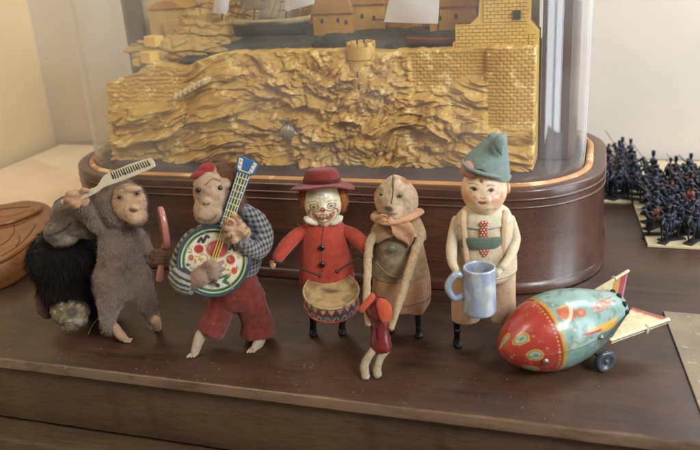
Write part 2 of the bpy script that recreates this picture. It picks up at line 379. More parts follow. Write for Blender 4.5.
for px in ([(-10, 249), (5, 243), (14, 232), (12, 222), (4, 217)], [(2, 256), (18, 246), (30, 234), (36, 224)], [(16, 247), (20, 240), (19, 235)], [(26, 219), (33, 214), (30, 211)]):
    zz = ZB + .02; gl.append(tube([bp_(*q, ZB) * A(1, 1, 0) + A(0, 0, zz) for q in px], .05, n=8, flat=.5))
for px in ([(-30, 226), (-10, 219), (10, 216), (24, 212), (34, 210)], [(-30, 238), (0, 229), (18, 225), (30, 219)], [(-10, 211), (10, 208), (30, 207)]):
    gl.append(tube([bp_(*q, ZB + .42) * A(1, 1, 0) + A(0, 0, ZB + .43) for q in px], .05, n=8, flat=.5))
gl.append(tube([bp_(10, 262, 2.0), bp_(11, 268, 1.2), bp_(15, 283, .1)], .045, n=8))
obj('groove', join(*gl), cwd, be)

# crumbs of dust on the table top
dv, dfc = [], []
for i in range(240):
    x, y = RNG.uniform(-30, 30), RNG.uniform(-7, 8.5) if i % 3 else RNG.uniform(-7, -4.5); s_ = RNG.uniform(.015, .05); o_ = len(dv); hgt = s_ * .8
    q = [(x + s_ * math.cos(a) * RNG.uniform(.5, 1.5), y + s_ * math.sin(a) * RNG.uniform(.5, 1.2), .004) for a in (0, 1.6, 3.1, 4.7)]
    dv += q + [(x, y, hgt)]; dfc += [(o_ + j, o_ + (j + 1) % 4, o_ + 4) for j in range(4)]
tag(obj('dust', mesh(dv, dfc), mat('dust_crumb', '#8c7a66', .9, bump=0), smooth=False), 'pale crumbs of dust scattered over the dark table top', 'dust', kind='stuff')
# grey worn mat at the right
mm = mat('worn_mat', '#8b7c66', .9, var=.5, vs=60, dark='#5c5246', bump=.3, bs=400, wear='#a09078', ws=120, wth=.58)
w1 = ground(663, 313); w2 = ground(700, 412); dx = (w2[0] - w1[0]) / (w2[1] - w1[1])
tag(obj('worn_mat', join(prism([(w1[0], w1[1]), (w1[0] + dx * (-7 - w1[1]), -7.0), (40, -7.0), (40, w1[1] - .4)], (0, 0, .03), (1, 0, 0), (0, 1, 0), .14, .03)), mm, smooth=False), 'worn grey tan mat with a straight dark edge at the right, beside the tin rocket', 'mat')
# ================================================================== display case
mah = wood('mahogany', '#200f0a', '#522f20', '#5e4030', rough=.30, coat=.3, scale=1.0, spec=.5, wearcol='#7a5a48', wearamt=.15)
case = bpy.data.objects.new('display_case', None); COL.objects.link(case); case.location = Vector((-5 * CM, 18.5 * CM, 0)); CO = A(-5, 18.5, 0)
tag(case, 'long rounded mahogany display case with a tall clear glass dome', 'display case')
def rrect(x0, x1, y0, y1, r, n=14):
    P = []
    for cx, cy, a0 in ((x1 - r, y0 + r, -90), (x1 - r, y1 - r, 0), (x0 + r, y1 - r, 90), (x0 + r, y0 + r, 180)):
        for i in range(n + 1):
            a = math.radians(a0 + 90 * i / n); P.append((cx + r * math.cos(a), cy + r * math.sin(a)))
    Q = []
    for i in range(len(P)):   # add points along the straights
        a, b = P[i], P[(i + 1) % len(P)]; L = math.hypot(b[0] - a[0], b[1] - a[1]); k = max(1, int(L / 1.5))
        for j in range(k): Q.append((a[0] + (b[0] - a[0]) * j / k, a[1] + (b[1] - a[1]) * j / k))
    return np.array(Q)
X0, X1, Y0, Y1, RR = -28.6, 18.15, 8.9, 29.0, 7.6
base_out = rrect(X0, X1, Y0, Y1, RR); nn = len(base_out)
def offs(q, d):
    out = []
    for i in range(len(q)):
        t = nrm(q[(i + 1) % len(q)] - q[i - 1]); out.append(q[i] + A(t[1], -t[0]) * d)
    return np.array(out)
def ringstack(prof, closed=True):
    V = []
    for d, z in prof:
        for q in offs(base_out, d): V.append((q[0] - CO[0], q[1] - CO[1], z))
    m = len(prof); F = gridfaces(m, nn)
    if closed:
        for j in range(nn):
            a, b = (m - 1) * nn + j, (m - 1) * nn + (j + 1) % nn; F.append((a, b, (j + 1) % nn, j))
    return mesh(V, F)
wallp = [(.1, .02), (.25, .12), (.25, .6), (.1, .8), (0, .95), (0, 6.72), (.04, 6.75), (.07, 6.82), (.04, 6.9), (0, 6.93), (0, 7.3), (.05, 7.33), (.07, 7.42), (.05, 7.5), (0, 7.54), (0, 8.02), (-.05, 8.14), (-.16, 8.2), (-.85, 8.2), (-.95, 8.14), (-.98, 8.0), (-.98, 7.2), (-1.0, .02)]
edge_smooth(obj('base', ringstack(wallp), mah, case), 50)
# fan shaped inlay on the front, behind the drummer
fc_ = at_y(322, 252, Y0); pet = []
for i in range(17):
    a = math.radians(-80 + i * 10); dx_, dz_ = math.sin(a), math.cos(a); L_ = 3.0; wd = .26
    pl = [(fc_[0] + dx_ * .5 - dz_ * .04, fc_[2] + dz_ * .5 + dx_ * .04), (fc_[0] + dx_ * L_ * .75 - dz_ * wd, fc_[2] + dz_ * L_ * .75 + dx_ * wd), (fc_[0] + dx_ * L_ * .95 - dz_ * .16, fc_[2] + dz_ * L_ * .95 + dx_ * .16), (fc_[0] + dx_ * L_, fc_[2] + dz_ * L_), (fc_[0] + dx_ * L_ * .95 + dz_ * .16, fc_[2] + dz_ * L_ * .95 - dx_ * .16), (fc_[0] + dx_ * L_ * .75 + dz_ * wd, fc_[2] + dz_ * L_ * .75 - dx_ * wd), (fc_[0] + dx_ * .5 + dz_ * .04, fc_[2] + dz_ * .5 - dx_ * .04)]
    pet.append(prism([(a_ - CO[0], b_) for a_, b_ in pl], (0, Y0 - CO[1] + .02, 0), (1, 0, 0), (0, 0, 1), .07, .03))
obj('fan_inlay', join(*pet), wood('fan_wood', '#40241a', '#5a3826', '#5c3e2a', rough=.34, coat=.3, axis='Z'), case, smooth=False)
beadm = mat('worn_rail_wood', '#bd8a56', .5, var=.6, vs=70, dark='#7c5232', bump=.2, wear='#d8b088', ws=60, wth=.55, stretch=(.4, 1, 1))
obj('rail', ringstack([(-1.25 + .32 * math.cos(a), 8.0 + .36 * math.sin(a)) for a in np.linspace(0, 2 * PI, 12, endpoint=False)]), beadm, case)
fl = offs(base_out, -1.7) - CO[:2]
obj('floor_panel', prism(fl, (0, 0, 7.2), (1, 0, 0), (0, 1, 0), .75), mat('dark_velvet', '#4a3835', .85, var=.3, vs=60), case, smooth=False)
# glass: a real thin shell, slightly dusty
gm = bpy.data.materials.new('dusty_glass'); gm.use_nodes = True; nt = gm.node_tree; N, L = nt.nodes, nt.links; N.clear()
o_ = N.new('ShaderNodeOutputMaterial'); tr = N.new('ShaderNodeBsdfTransparent'); tr.inputs[0].default_value = (.99, .995, .99, 1); g_ = N.new('ShaderNodeBsdfGlossy'); g_.inputs['Roughness'].default_value = .035
fr = N.new('ShaderNodeFresnel'); ge_ = N.new('ShaderNodeNewGeometry'); ir_ = N.new('ShaderNodeMapRange'); ir_.inputs['To Min'].default_value = 1.5; ir_.inputs['To Max'].default_value = 1 / 1.5; L.new(ge_.outputs['Backfacing'], ir_.inputs['Value']); L.new(ir_.outputs[0], fr.inputs[0]); m1 = N.new('ShaderNodeMixShader'); L.new(fr.outputs[0], m1.inputs[0]); L.new(tr.outputs[0], m1.inputs[1]); L.new(g_.outputs[0], m1.inputs[2])
df = N.new('ShaderNodeBsdfDiffuse'); df.inputs[0].default_value = (.75, .74, .72, 1); m2 = N.new('ShaderNodeMixShader')
tc = N.new('ShaderNodeTexCoord'); nn_ = N.new('ShaderNodeTexNoise'); nn_.inputs['Scale'].default_value = 14; nn_.inputs['Detail'].default_value = 5; L.new(tc.outputs['Object'], nn_.inputs['Vector'])
mr = N.new('ShaderNodeMapRange'); mr.inputs['From Min'].default_value = .35; mr.inputs['From Max'].default_value = .7; mr.inputs['To Min'].default_value = .02; mr.inputs['To Max'].default_value = .075; L.new(nn_.outputs['Fac'], mr.inputs['Value'])
lw_ = N.new('ShaderNodeLayerWeight'); lw_.inputs[0].default_value = .5; pw_ = N.new('ShaderNodeMath'); pw_.operation = 'POWER'; pw_.inputs[1].default_value = 6; L.new(lw_.outputs['Facing'], pw_.inputs[0]); ma_ = N.new('ShaderNodeMath'); ma_.operation = 'MULTIPLY_ADD'; ma_.inputs[1].default_value = .32; L.new(pw_.outputs[0], ma_.inputs[0]); L.new(mr.outputs[0], ma_.inputs[2]); L.new(ma_.outputs[0], m2.inputs[0]); L.new(m1.outputs[0], m2.inputs[1]); L.new(df.outputs[0], m2.inputs[2]); L.new(m2.outputs[0], o_.inputs[0])
GZ = 33
dome = [(-1.62, 7.7), (-1.62, 10), (-1.6, 18), (-1.6, GZ - 6)] + [(-1.6 - 5.4 * (1 - math.cos(math.radians(a))), GZ - 6 + 6 * math.sin(math.radians(a))) for a in (15, 30, 45, 60, 75, 90)]
m = ringstack(dome, False); v, f = m; v = np.vstack([v, [[0, 0, GZ]]]); k = (len(dome) - 1) * nn; f = f + [(k + j, k + (j + 1) % nn, len(v) - 1) for j in range(nn)]
dm_ = [(d - .16, z) for d, z in dome]; m = ringstack(dm_, False); v2, f2 = m; v2 = np.vstack([v2, [[0, 0, GZ - .16]]]); f2 = f2 + [(k + j, k + (j + 1) % nn, len(v2) - 1) for j in range(nn)]
obj('glass_dome', join((v, f), (v2, [q[::-1] for q in f2])), gm, case)

# ---------------------------------------------------------------- the plaster harbour inside
gold = mat('gold_plaster', '#cfa24c', .45, var=.7, vs=45, dark='#a67c34', bump=.5, bs=420, wear='#ebcc84', ws=70, wth=.56, coat=.12)
gold2 = mat('gold_plaster_pale', '#dab454', .55, var=.5, vs=60, dark='#b89044', bump=.4, bs=350, bump2=.4, bs2=90)
dio = bpy.data.objects.new('harbour_diorama', None); COL.objects.link(dio); DO = A(-6.3, 17.5, 7.96); dio.location = Vector(DO * CM)
tag(dio, 'gold painted plaster harbour with cliffs and a walled town inside the glass case', 'diorama')
FY = 15.6
prof_px = [(-40, 86), (104, 86), (112, 81), (128, 76), (140, 72), (150, 62), (166, 66), (185, 68), (200, 60), (214, 55), (228, 53), (300, 51), (345, 50), (376, 52), (440, 50), (472, 50), (482, 47), (700, 47)]
pw = np.array([at_y(*q, FY) for q in prof_px]); 
def topz(x): return float(np.interp(x, pw[:, 0], pw[:, 2]))
XL, XR = -24.95, 12.75; NX, NZ = 430, 170
def fb(x, z, s=0, f=1.0, o=4):
    a, t = 1.0, 0.0
    for i in range(o): t += a * noise.noise(Vector((x * f, z * f, s + i * 7.3))); f *= 2.05; a *= .5
    return t
def relief(x, z, tz):
    wx = 1.6 * fb(x * .16, z * .28, 3, o=3); wz = .9 * fb(x * .16, z * .3, 11, o=3)
    ang = .28 * math.sin(x * .22 + .6); u = (x + wx) * math.cos(ang) + (z) * math.sin(ang); w = (z + wz) * math.cos(ang) - x * math.sin(ang) * .35
    r1 = abs(fb(u * .15, w * .34, 21, o=2)); r2 = abs(fb(u * .34 + .8 * r1, w * .75, 31, o=2)); r3 = abs(fb(u * .9 + r2, w * 1.5, 41, o=2)); r4 = fb(u * 3.2, w * 4.4, 51, o=2)
    h = 1.15 * min(r1, .9) + .95 * r2 + .36 * r3 + .08 * r4
    for cs, (ax_, az_), am in ((0, (.34, .80), .75), (9, (.95, 1.9), .32)):      # tilted slabs with crevices between
        p = Vector((u * ax_ + .35 * r1, w * az_ + .25 * math.sin(u * .9), cs)); dd, pp = noise.voronoi(p); c1 = pp[0]
        hsh = noise.noise(Vector((c1[0] * 7.1, c1[1] * 5.3, cs + 2))); ta = noise.noise(Vector((c1[0] * 3.3 + 9, c1[1] * 9.1, cs)))
        pl_ = .45 + .7 * hsh + 1.0 * ta * (p[0] - c1[0]) - .75 * (p[1] - c1[1]); e_ = min(1, (dd[1] - dd[0]) / .16)
        h += am * (max(pl_, 0) * (.35 + .65 * e_))
    fz = max(0, tz - z)
    h *= .35 + .65 * min(1, fz / 2.4)
    return h
V = []; zb = 7.96
for j in range(NZ):
    t = j / (NZ - 1)
    for i in range(NX):
        x = XL + (XR - XL) * i / (NX - 1); tz = topz(x) + .10 * fb(x * 1.2, 2, 5, o=3); z = zb + (tz - zb) * t
        h = relief(x, z, tz)
        brickzone = float(sst(np.array(x), 2.9, 3.3)) * float(sst(np.array(z), 14.2 + .5 * math.sin(x), 14.9 + .5 * math.sin(x)))
        tw = float(sst(np.array(x), 9.0, 9.25)) * float(sst(np.array(z), 10.9 + .3 * math.sin(3 * x), 11.6))
        bz = max(brickzone, tw)
        if bz > 0:
            bh, bw = .27, .52; row = math.floor(z / bh); u = (x / bw + .5 * (row % 2)) % 1; w = (z / bh) % 1
            g = min(min(u, 1 - u) * bw, min(w, 1 - w) * bh); hb = .25 * (1.0 if g > .03 else .0) * .35 + .04 * noise.noise(Vector((math.floor(x / bw + .5 * (row % 2)) * 3.1, row * 2.7, 0)))
            hb += .3 + (.35 + .25 * math.sin(PI * (x - 9.1) / 3.7) if x > 9.1 else 0)
            h = h * (1 - bz) + hb * bz
        left = float(sst(np.array(z), 12.6, 13.2)) * (1 - float(sst(np.array(x), -17.5, -16.5)))
        if left > 0: h = h * (1 - left) + left * (.25 + .025 * math.sin(z * 17 + 2 * noise.noise(Vector((x * .5, z, 3)))) + .22 * abs(fb(x * .9, z * 2, 8, o=3)))
        V.append((x, FY - h, z))
V = np.array(V); F = gridfaces(NZ, NX, wrap=False, flip=False)
o0 = len(V); bot = V[:NX].copy(); bot[:, 1] = 21; top = V[-NX:].copy(); top2 = top.copy(); top2[:, 1] = 17.3; lz = V[0::NX].copy(); lz[:, 1] = 21; rz = V[NX - 1::NX].copy(); rz[:, 1] = 21
V = np.vstack([V, top2, bot, lz, rz]); a = (NZ - 1) * NX; b = o0
F += [(a + i, a + i + 1, b + i + 1, b + i) for i in range(NX - 1)]
c0 = o0 + NX; F += [(i + 1, i, c0 + i, c0 + i + 1) for i in range(NX - 1)]
l0 = c0 + NX; F += [(j * NX, (j + 1) * NX, l0 + j + 1, l0 + j) for j in range(NZ - 1)]
r0 = l0 + NZ; F += [((j + 1) * NX + NX - 1, j * NX + NX - 1, r0 + j, r0 + j + 1) for j in range(NZ - 1)]
obj('cliff_relief', (V - DO, F), gold, dio)
D_ = lambda m: (m[0] - DO, m[1])
def w2(px, py, y): return at_y(px, py, y)
# round crenellated tower
tc_ = w2(361, 60, 15.3); tb = []
zt = w2(361, 43, 15.3)[2]
tb.append(lathe([(1.02, 0), (1.0, 1.6), (.98, 3.6), (1.12, 3.75), (1.14, zt - 13.0 - .25), (.9, zt - 13.0 - .25), (.9, 3.9), (.01, 3.9)], 40, (tc_[0], 15.5, 13.0)))
for i in range(10):
    a = i * PI / 5; c = A(tc_[0] + 1.02 * math.cos(a), 15.5 + 1.02 * math.sin(a), zt - .27); tb.append(xf(box(-.13, .13, -.2, .2, 0, .36, .03), rotm(0, 0, a), c))
twr = edge_smooth(obj('round_tower', D_(join(*tb)), gold, dio), 40)
slm = mat('dark_slit', '#2b1f14', .8)
obj('window', D_(join(box(tc_[0] - .14, tc_[0] - .06, 14.44, 14.52, 15.4, 15.85), box(tc_[0] - .1, tc_[0] - .02, 14.44, 14.52, 14.4, 14.8))), slm, twr)
# fort wall rising at the right, with stepped edge
fa = w2(536, 0, 17.0); f1 = w2(446, 60, 17.0)
pl = [(f1[0] + .2, 14.0), (f1[0] + .6, 17.6), (f1[0] + 2.6, 19.6), (f1[0] + 2.9, 23.5), (fa[0] - .4, 23.5), (fa[0] - .45, 19.0), (fa[0] + .25, 18.3), (fa[0] + .3, 8.2), (f1[0] + .4, 8.2)]
def bricks(x0, x1, z0, z1, y, m=None, bw=.55, bh=.27, th=.09):
    """courses of separate bricks set proud of a wall face"""
    out = []; r = 0; z = z0
    while z < z1:
        x = x0 - (bw / 2 if r % 2 else 0)
        while x < x1:
            a, b = max(x, x0), min(x + bw, x1)
            if b - a > .12: out.append(box(a + .02, b - .02, y - th - .04 * random.random(), y + .02, z + .02, min(z + bh, z1) - .015, .015))
            x += bw
        z += bh; r += 1
    return join(*out)
obj('fort_wall', D_(prism(pl, (0, 19.2, 0), (1, 0, 0), (0, 0, 1), 2.3)), gold2, dio, smooth=False)
obj('fort_bricks', D_(join(bricks(f1[0] + .8, fa[0] - .5, 17.0, 19.0, 16.9), bricks(f1[0] + 3.0, fa[0] - .5, 19.1, 23.2, 16.9), bricks(fa[0] - .45, fa[0] + .2, 10, 18.2, 16.9))), gold2, dio, smooth=False)
fw = w2(517, 15, 16.8); obj('fort_window', D_(box(fw[0] - .28, fw[0] + .28, 16.6, 16.84, fw[2] - .32, fw[2] + .32, .03)), slm, dio, smooth=False)
# sea
seam = mat('painted_sea', '#3d4442', .38, var=.7, vs=60, dark='#2f3436', bump=.3, wear='#a5aeaa', ws=45, wth=.64, stretch=(.5, 1, 1), coat=.3)
NXS, NYS = 130, 40; V = []
for j in range(NYS):
    for i in range(NXS):
        x = -18 + 29 * i / (NXS - 1); y = 16.6 + 6.6 * j / (NYS - 1)
        V.append((x, y, 16.55 + .42 * (y - 16.6) + .16 * fb(x * .5, y * 1.2, 4, o=3)))
obj('painted_sea', D_(mesh(V, gridfaces(NYS, NXS, False))), seam, dio)
# painted town: houses with roofs, arched windows
och = [mat('town_ochre_%d' % i, c, .65, var=.5, vs=80, dark=d, bump=.35, bs=300) for i, (c, d) in enumerate([('#c88f38', '#a0702a'), ('#cb9a48', '#a67a34'), ('#b48034', '#8c6224'), ('#bd9a54', '#967840')])]
def house(pxl, pxr, pyt, pyb, y, m, roof=None, dep=2.5, win=()):
    a, b = w2(pxl, pyb, y), w2(pxr, pyt, y); zt_ = b[2]
    h = obj('house', D_(box(a[0], b[0], y, y + dep, a[2] - 1.2, zt_, .05)), m, dio, smooth=False)
    if roof:
        rp = [(a[0] - .15, zt_), (b[0] + .15, zt_), (b[0] - (b[0] - a[0]) * roof[1], zt_ + roof[0]), (a[0] + (b[0] - a[0]) * roof[1], zt_ + roof[0])]
        obj('roof', D_(prism(rp, (0, y + dep, 0), (1, 0, 0), (0, 0, 1), dep + .25, .05)), och[2], h, smooth=False)
    for wx, wy in win:
        c = w2(wx, wy, y); pr = [(-.12, -.2), (.12, -.2), (.12, .06), (.08, .15), (0, .2), (-.08, .15), (-.12, .06)]
        obj('window', D_(prism(pr, (c[0], y + .05, c[2]), (1, 0, 0), (0, 0, 1), .09)), slm, h, smooth=False)
    return h
house(314, 352, 13, 33, 20.2, och[0], (1.8, .12), 2.5, ((322, 21), (338, 20), (346, 22)))
house(352, 384, 4, 34, 20.8, och[1], (1.4, .2), 2.2, ((362, 16), (374, 18)))
house(384, 446, -4, 36, 21.2, och[2], None, 2, ((395, 8), (436, 12)))
house(430, 476, 6, 34, 20.4, och[1], (1.3, .3), 2.2, ((440, 18), (456, 16)))
house(152, 186, 8, 38, 20.4, och[3], (.7, .3), 3, ())
house(166, 178, 20, 40, 19.6, och[3], None, 1.5, ())
def rocky(c, r, seed):
    m = ell((0, 0, 0), r, nu=200, nv=120); v = m[0]; out = v.copy()
    for i, p in enumerate(v):
        q0_ = Vector((p[0] * .8 + seed, p[1] * .8, p[2] * 1.6)); dd, pp = noise.voronoi(q0_); c1 = pp[0]; k = .22 * noise.noise(Vector((c1[0] * 5, c1[1] * 7, c1[2] * 3))) - .35 * (q0_[2] - c1[2]) * .4 + .12 * min(1, (dd[1] - dd[0]) / .2)
        k += .12 * abs(noise.noise(Vector(p * 2.2))) - .12 * abs(noise.noise(Vector(p * .7 + seed))); out[i] = p * (1 + k)
    return (out + np.array(c), m[1])
obj('hill', D_(rocky(w2(208, 34, 20.6), (3.4, 1.6, 2.1), 3)), och[3], dio)
obj('hill', D_(rocky(w2(176, 50, 18.6), (4.4, 1.5, 1.1), 8)), och[3], dio)
obj('hill', D_(rocky(w2(228, 12, 22.0), (2.6, 1.3, 1.8), 5)), och[3], dio)
# castle wall with battlements and turrets behind the town
cw0, cw1 = w2(300, 18, 22.4), w2(485, 18, 22.4); cwm = []; zt2 = w2(390, -2, 22.4)[2]
cwm.append(bricks(cw0[0], cw1[0], zt2 - 3.4, zt2, 22.3, bw=.7, bh=.36)); cwm.append(box(cw0[0], cw1[0], 22.3, 22.9, 12, zt2)); x = cw0[0]
while x < cw1[0] - .3: cwm.append(box(x, x + .36, 22.2, 22.8, zt2 + .005, zt2 + .42, .02)); x += .66
obj('castle_wall', D_(join(*cwm)), och[1], dio, smooth=False)
for tx_, tr_ in ((330, .75), (408, .9), (468, .7)):
    c = w2(tx_, 10, 21.9); edge_smooth(obj('turret', D_(join(lathe([(tr_, 0), (tr_, 7.0), (tr_ * 1.15, 7.15), (tr_ * 1.15, 7.7), (.01, 7.7)], 28, (c[0], 21.9, c[2] - 5.2)), lathe([(tr_ * 1.2, 7.75), (.02, 9.4)], 28, (c[0], 21.9, c[2] - 5.2)))), och[2], dio), 40)
hb0 = w2(316, 30, 20.15); hb1 = w2(351, 30, 20.15); obj('house_bricks', D_(bricks(hb0[0], hb1[0], hb0[2], w2(330, 14, 20.15)[2], 20.22, bw=.45, bh=.24, th=.02)), och[0], dio, smooth=False)
# stone blocks and steps on the left
for (px, py, sx, sz, y) in ((150, 57, .55, .5, 16.4), (154, 41, .6, .45, 17.4), (140, 62, .35, .3, 16.6)):
    c = w2(px, py, y); flat_shade(obj('stone_block', D_(xf(box(-sx, sx, -.6, .6, -sz, sz, .06), rotm(0, .06, -.2), c)), gold2, dio))
bm_ = [roughen(ell(w2(px, py, y), r, nu=36, nv=24), .18, 1.1, px) for px, py, y, r in ((335, 42, 17.6, (1.4, .8, .8)), (322, 44, 17.5, (.9, .6, .55)), (345, 45, 17.7, (.8, .6, .6)), (395, 47, 17.5, (.8, .5, .4)))]
gbm = mat('dark_green_paint', '#2c2e24', .8, var=.6, vs=200, bump=1, bs=500)
for b_m in bm_: obj('painted_bush', D_(b_m), gbm, dio)
# painted backdrop panels
bd = mat('painted_backdrop', '#b5a486', .8, var=.5, vs=14, dark='#d0b67c', bump=.1)
a_, b_ = w2(131, 40, 23.6), w2(545, 40, 23.6)
obj('backdrop', D_(box(a_[0] + .1, b_[0] - .5, 23.55, 24.1, 8, 27)), bd, dio, smooth=False)
grey = mat('mauve_board', '#6b5a50', .6, var=.3, vs=30)
obj('backdrop_edge', D_(box(a_[0], a_[0] + 1.9, 22.9, 23.6, 8, 27)), grey, dio, smooth=False)
endm = mat('dark_reflection_brown', '#553e38', .5, var=.25, vs=30, coat=.3)
obj('reflection_board', D_(prism([(13.0, 17.8), (15.2, 17.8), (15.7, 19.5), (15.7, 23.8), (13.0, 23.8)], (0, 0, 7.97), (1, 0, 0), (0, 1, 0), 20, .1)), endm, dio, smooth=False)  # added board; its dark brown imitates a reflection in the glass end
# little stair of posts and the shell
st = []
for i in range(7):
    c = w2(177 + i * 4.6, 96 - i * 2.5, 14.0); st.append(xf(box(-.17, .15, -.3, 1.4, -.24, .2, .03), rotm(0, .5, 0), c))
edge_smooth(obj('stair', D_(join(*st)), mat('stair_paint', '#d8bf88', .6), dio))
sc_ = w2(289, 133, 14.5); sh = ell((0, 0, 0), (.8, .55, .8), nu=96, nv=40)
vv = sh[0].copy(); aa = np.arctan2(vv[:, 0], vv[:, 2] + .9); rr0 = 1 + .05 * np.cos(aa * 34); vv *= rr0[:, None]
tag(obj('scallop_shell', (vv @ rotm(.2, .15, 0).T, sh[1]), mat('silver_shell', '#a59a86', .35, metal=.6, var=.4, vs=200, dark='#5c4c38'), None), 'small ribbed silver scallop shell stuck on the gold cliff', 'shell')
COL.objects['scallop_shell'].location = Vector(sc_ * CM)

# ---------------------------------------------------------------- model ships
sail_m = mat('sail_cloth', '#d2c8c4', .8, var=.15, vs=60, bump=.15)
spar = mat('spar_wood', '#5a3a24', .6)
def hull(name_e, cx, L, y, z, label, top_c, bot_c, rake=1, deep=1):
    e = bpy.data.objects.new('model_ship', None); COL.objects.link(e); e.location = Vector((cx * CM, y * CM, z * CM)); tag(e, label, 'model ship')
    NS = 40; V = []; rows = 7
    for i in range(NS):
        t = i / (NS - 1); x = (t - .5) * L; wdt = .75 * (math.sin(PI * min(1, .12 + t * .95)) ** .6 if t < .95 else .25) * (1 - t ** 6 * .9); sheer = .22 * (2 * t - 1) ** 2 + .12 * t
        for r in range(rows):
            a = r / (rows - 1); V.append((x + (.5 * (1 - a) if t > .9 else 0) * -rake, -wdt * (a ** .5), -.55 * deep + (.05 + .55 * deep + sheer) * a))
        for r in range(rows):
            a = 1 - r / (rows - 1); V.append((x + (.5 * (1 - a) if t > .9 else 0) * -rake, wdt * (a ** .5), -.55 * deep + (.05 + .55 * deep + sheer) * a))
    m = mesh(V, gridfaces(NS, rows * 2, True) + [tuple(range(rows * 2))[::-1], tuple(range((NS - 1) * rows * 2, NS * rows * 2))])
    def pt(v):
        k = sst(v[:, 2], -.12, -.06)[:, None]; return np.array(lin(bot_c)) * (1 - k) + np.array(lin(top_c)) * k
    hm = mat('hull_paint', rough=.5, var=.3, vs=200, attr=True, coat=.2); h = obj('hull', m, hm, e, paint=pt)
    return e
s2 = w2(444, 39, 17.9); e2 = hull('s', s2[0], 6.1, 17.9, s2[2], 'small model boat with a maroon hull and one white sail beside the gold fort wall', '#6e3430', '#5b5148')
q = lambda px, py, y, c: w2(px, py, y) - A(*c)
c2 = (s2[0], 17.9, s2[2])
def sail(pxs, y, c, belly=.35):
    a, b, cc, d = [q(*p, y, c) for p in pxs]; n = 16; V = []   # bottom-left, bottom-right, top-right, top-left
    for side in (0, .05):
        for j in range(n):
            for i in range(n):
                s, t = i / (n - 1), j / (n - 1); p = (a * (1 - s) + b * s) * (1 - t) + (d * (1 - s) + cc * s) * t
                V.append(p + A(0, -belly * math.sin(PI * s) * math.sin(PI * (.1 + .8 * t)) + side, 0))
    F = gridfaces(n, n, False) + [tuple(x + n * n for x in f)[::-1] for f in gridfaces(n, n, False)]
    return mesh(V, F)
pass
obj('sail', sail([(384, 22), (438, 24), (440, -14), (392, -14)], 17.5, c2), sail_m, e2)
obj('mast', tube([q(438, 40, 17.9, c2), q(440, -40, 17.9, c2)], [.09, .05], n=10), spar, e2)
obj('boom', tube([q(372, 19, 17.7, c2), q(437, 24, 17.7, c2)], .05, n=8), spar, e2)
obj('rigging', join(*[tube([q(*a, 17.8, c2), q(*b, 17.8, c2)], .018, n=6, k=1) for a, b in (((487, 34), (440, -30)), ((405, 36), (440, -30)), ((420, 36), (440, -30)), ((372, 19), (400, 34)))]), spar, e2)
s1 = w2(272, 21, 18.8); c1 = (s1[0], 18.8, s1[2])
e1 = hull('s', s1[0], 7.2, 18.8, s1[2], 'model sailing ship with a dark hull, tan rail and white sails on the painted sea', '#a89468', '#272c2e', deep=2.3)
obj('sail', sail([(285, 12), (314, 4), (318, -20), (284, -16)], 18.5, c1), sail_m, e1)
obj('sail', sail([(213, 13), (227, 14), (232, -16), (216, -18)], 18.4, c1), sail_m, e1)
obj('sail', sail([(240, 10), (270, 10), (272, -24), (238, -24)], 18.7, c1), mat('tan_sail', '#8f7d5f', .8, var=.4, vs=120), e1)
obj('yard', join(*[tube([q(x_ - 9, y_ + 1, 18.5, c1), q(x_ + 9, y_, 18.5, c1)], .035, n=6, k=1) for x_, y_ in ((224, 12), (223, 2), (255, 9), (256, 0), (287, 10), (288, 1))]), spar, e1)
for mx_, nm in ((222, 'mast'), (254, 'mast'), (286, 'mast')):
    obj(nm, tube([q(mx_, 20, 18.8, c1), q(mx_ + 3, -40, 18.8, c1)], [.08, .05], n=10), spar, e1)
obj('rigging', join(*[tube([q(*a, 18.6, c1), q(*b, 18.6, c1)], .02, n=6, k=1) for a, b in (((228, 20), (254, -30)), ((236, 20), (254, -30)), ((244, 19), (254, -30)), ((262, 19), (254, -30)), ((270, 18), (288, -30)), ((278, 18), (288, -30)), ((300, 16), (288, -30)), ((315, 10), (288, -30)))]), spar, e1)
# ================================================================== shared toy materials
felt = lambda n, c, **k: mat(n, c, .95, **{**dict(var=.45, vs=260, bump=.5, bs=1500, sheen=.15, spec=.2, bump2=.25, bs2=180), **k})
blackm = mat('black_metal', '#191412', .45, var=.3, vs=300, metal=.3)
black = mat('black_bead', '#0b0908', .2, var=0, bump=0)
attrfelt = felt('painted_felt', '#fff', attr=True); attrpaint = mat('painted_tin', '#fff', .38, attr=True, var=.35, vs=200, bump=.08, bs=900, coat=.25)
furm = mat('fur_fibre', '#fff', .9, attr=True, var=.2, vs=400, bump=0, spec=.15)
FT = []
def fuzz(fr, name, m, n, L, w, parent, **k):
    g, c = fur(m, n, L, w, **k); return obj(name, g, furm, parent or fr.e, cols=c, smooth=False)

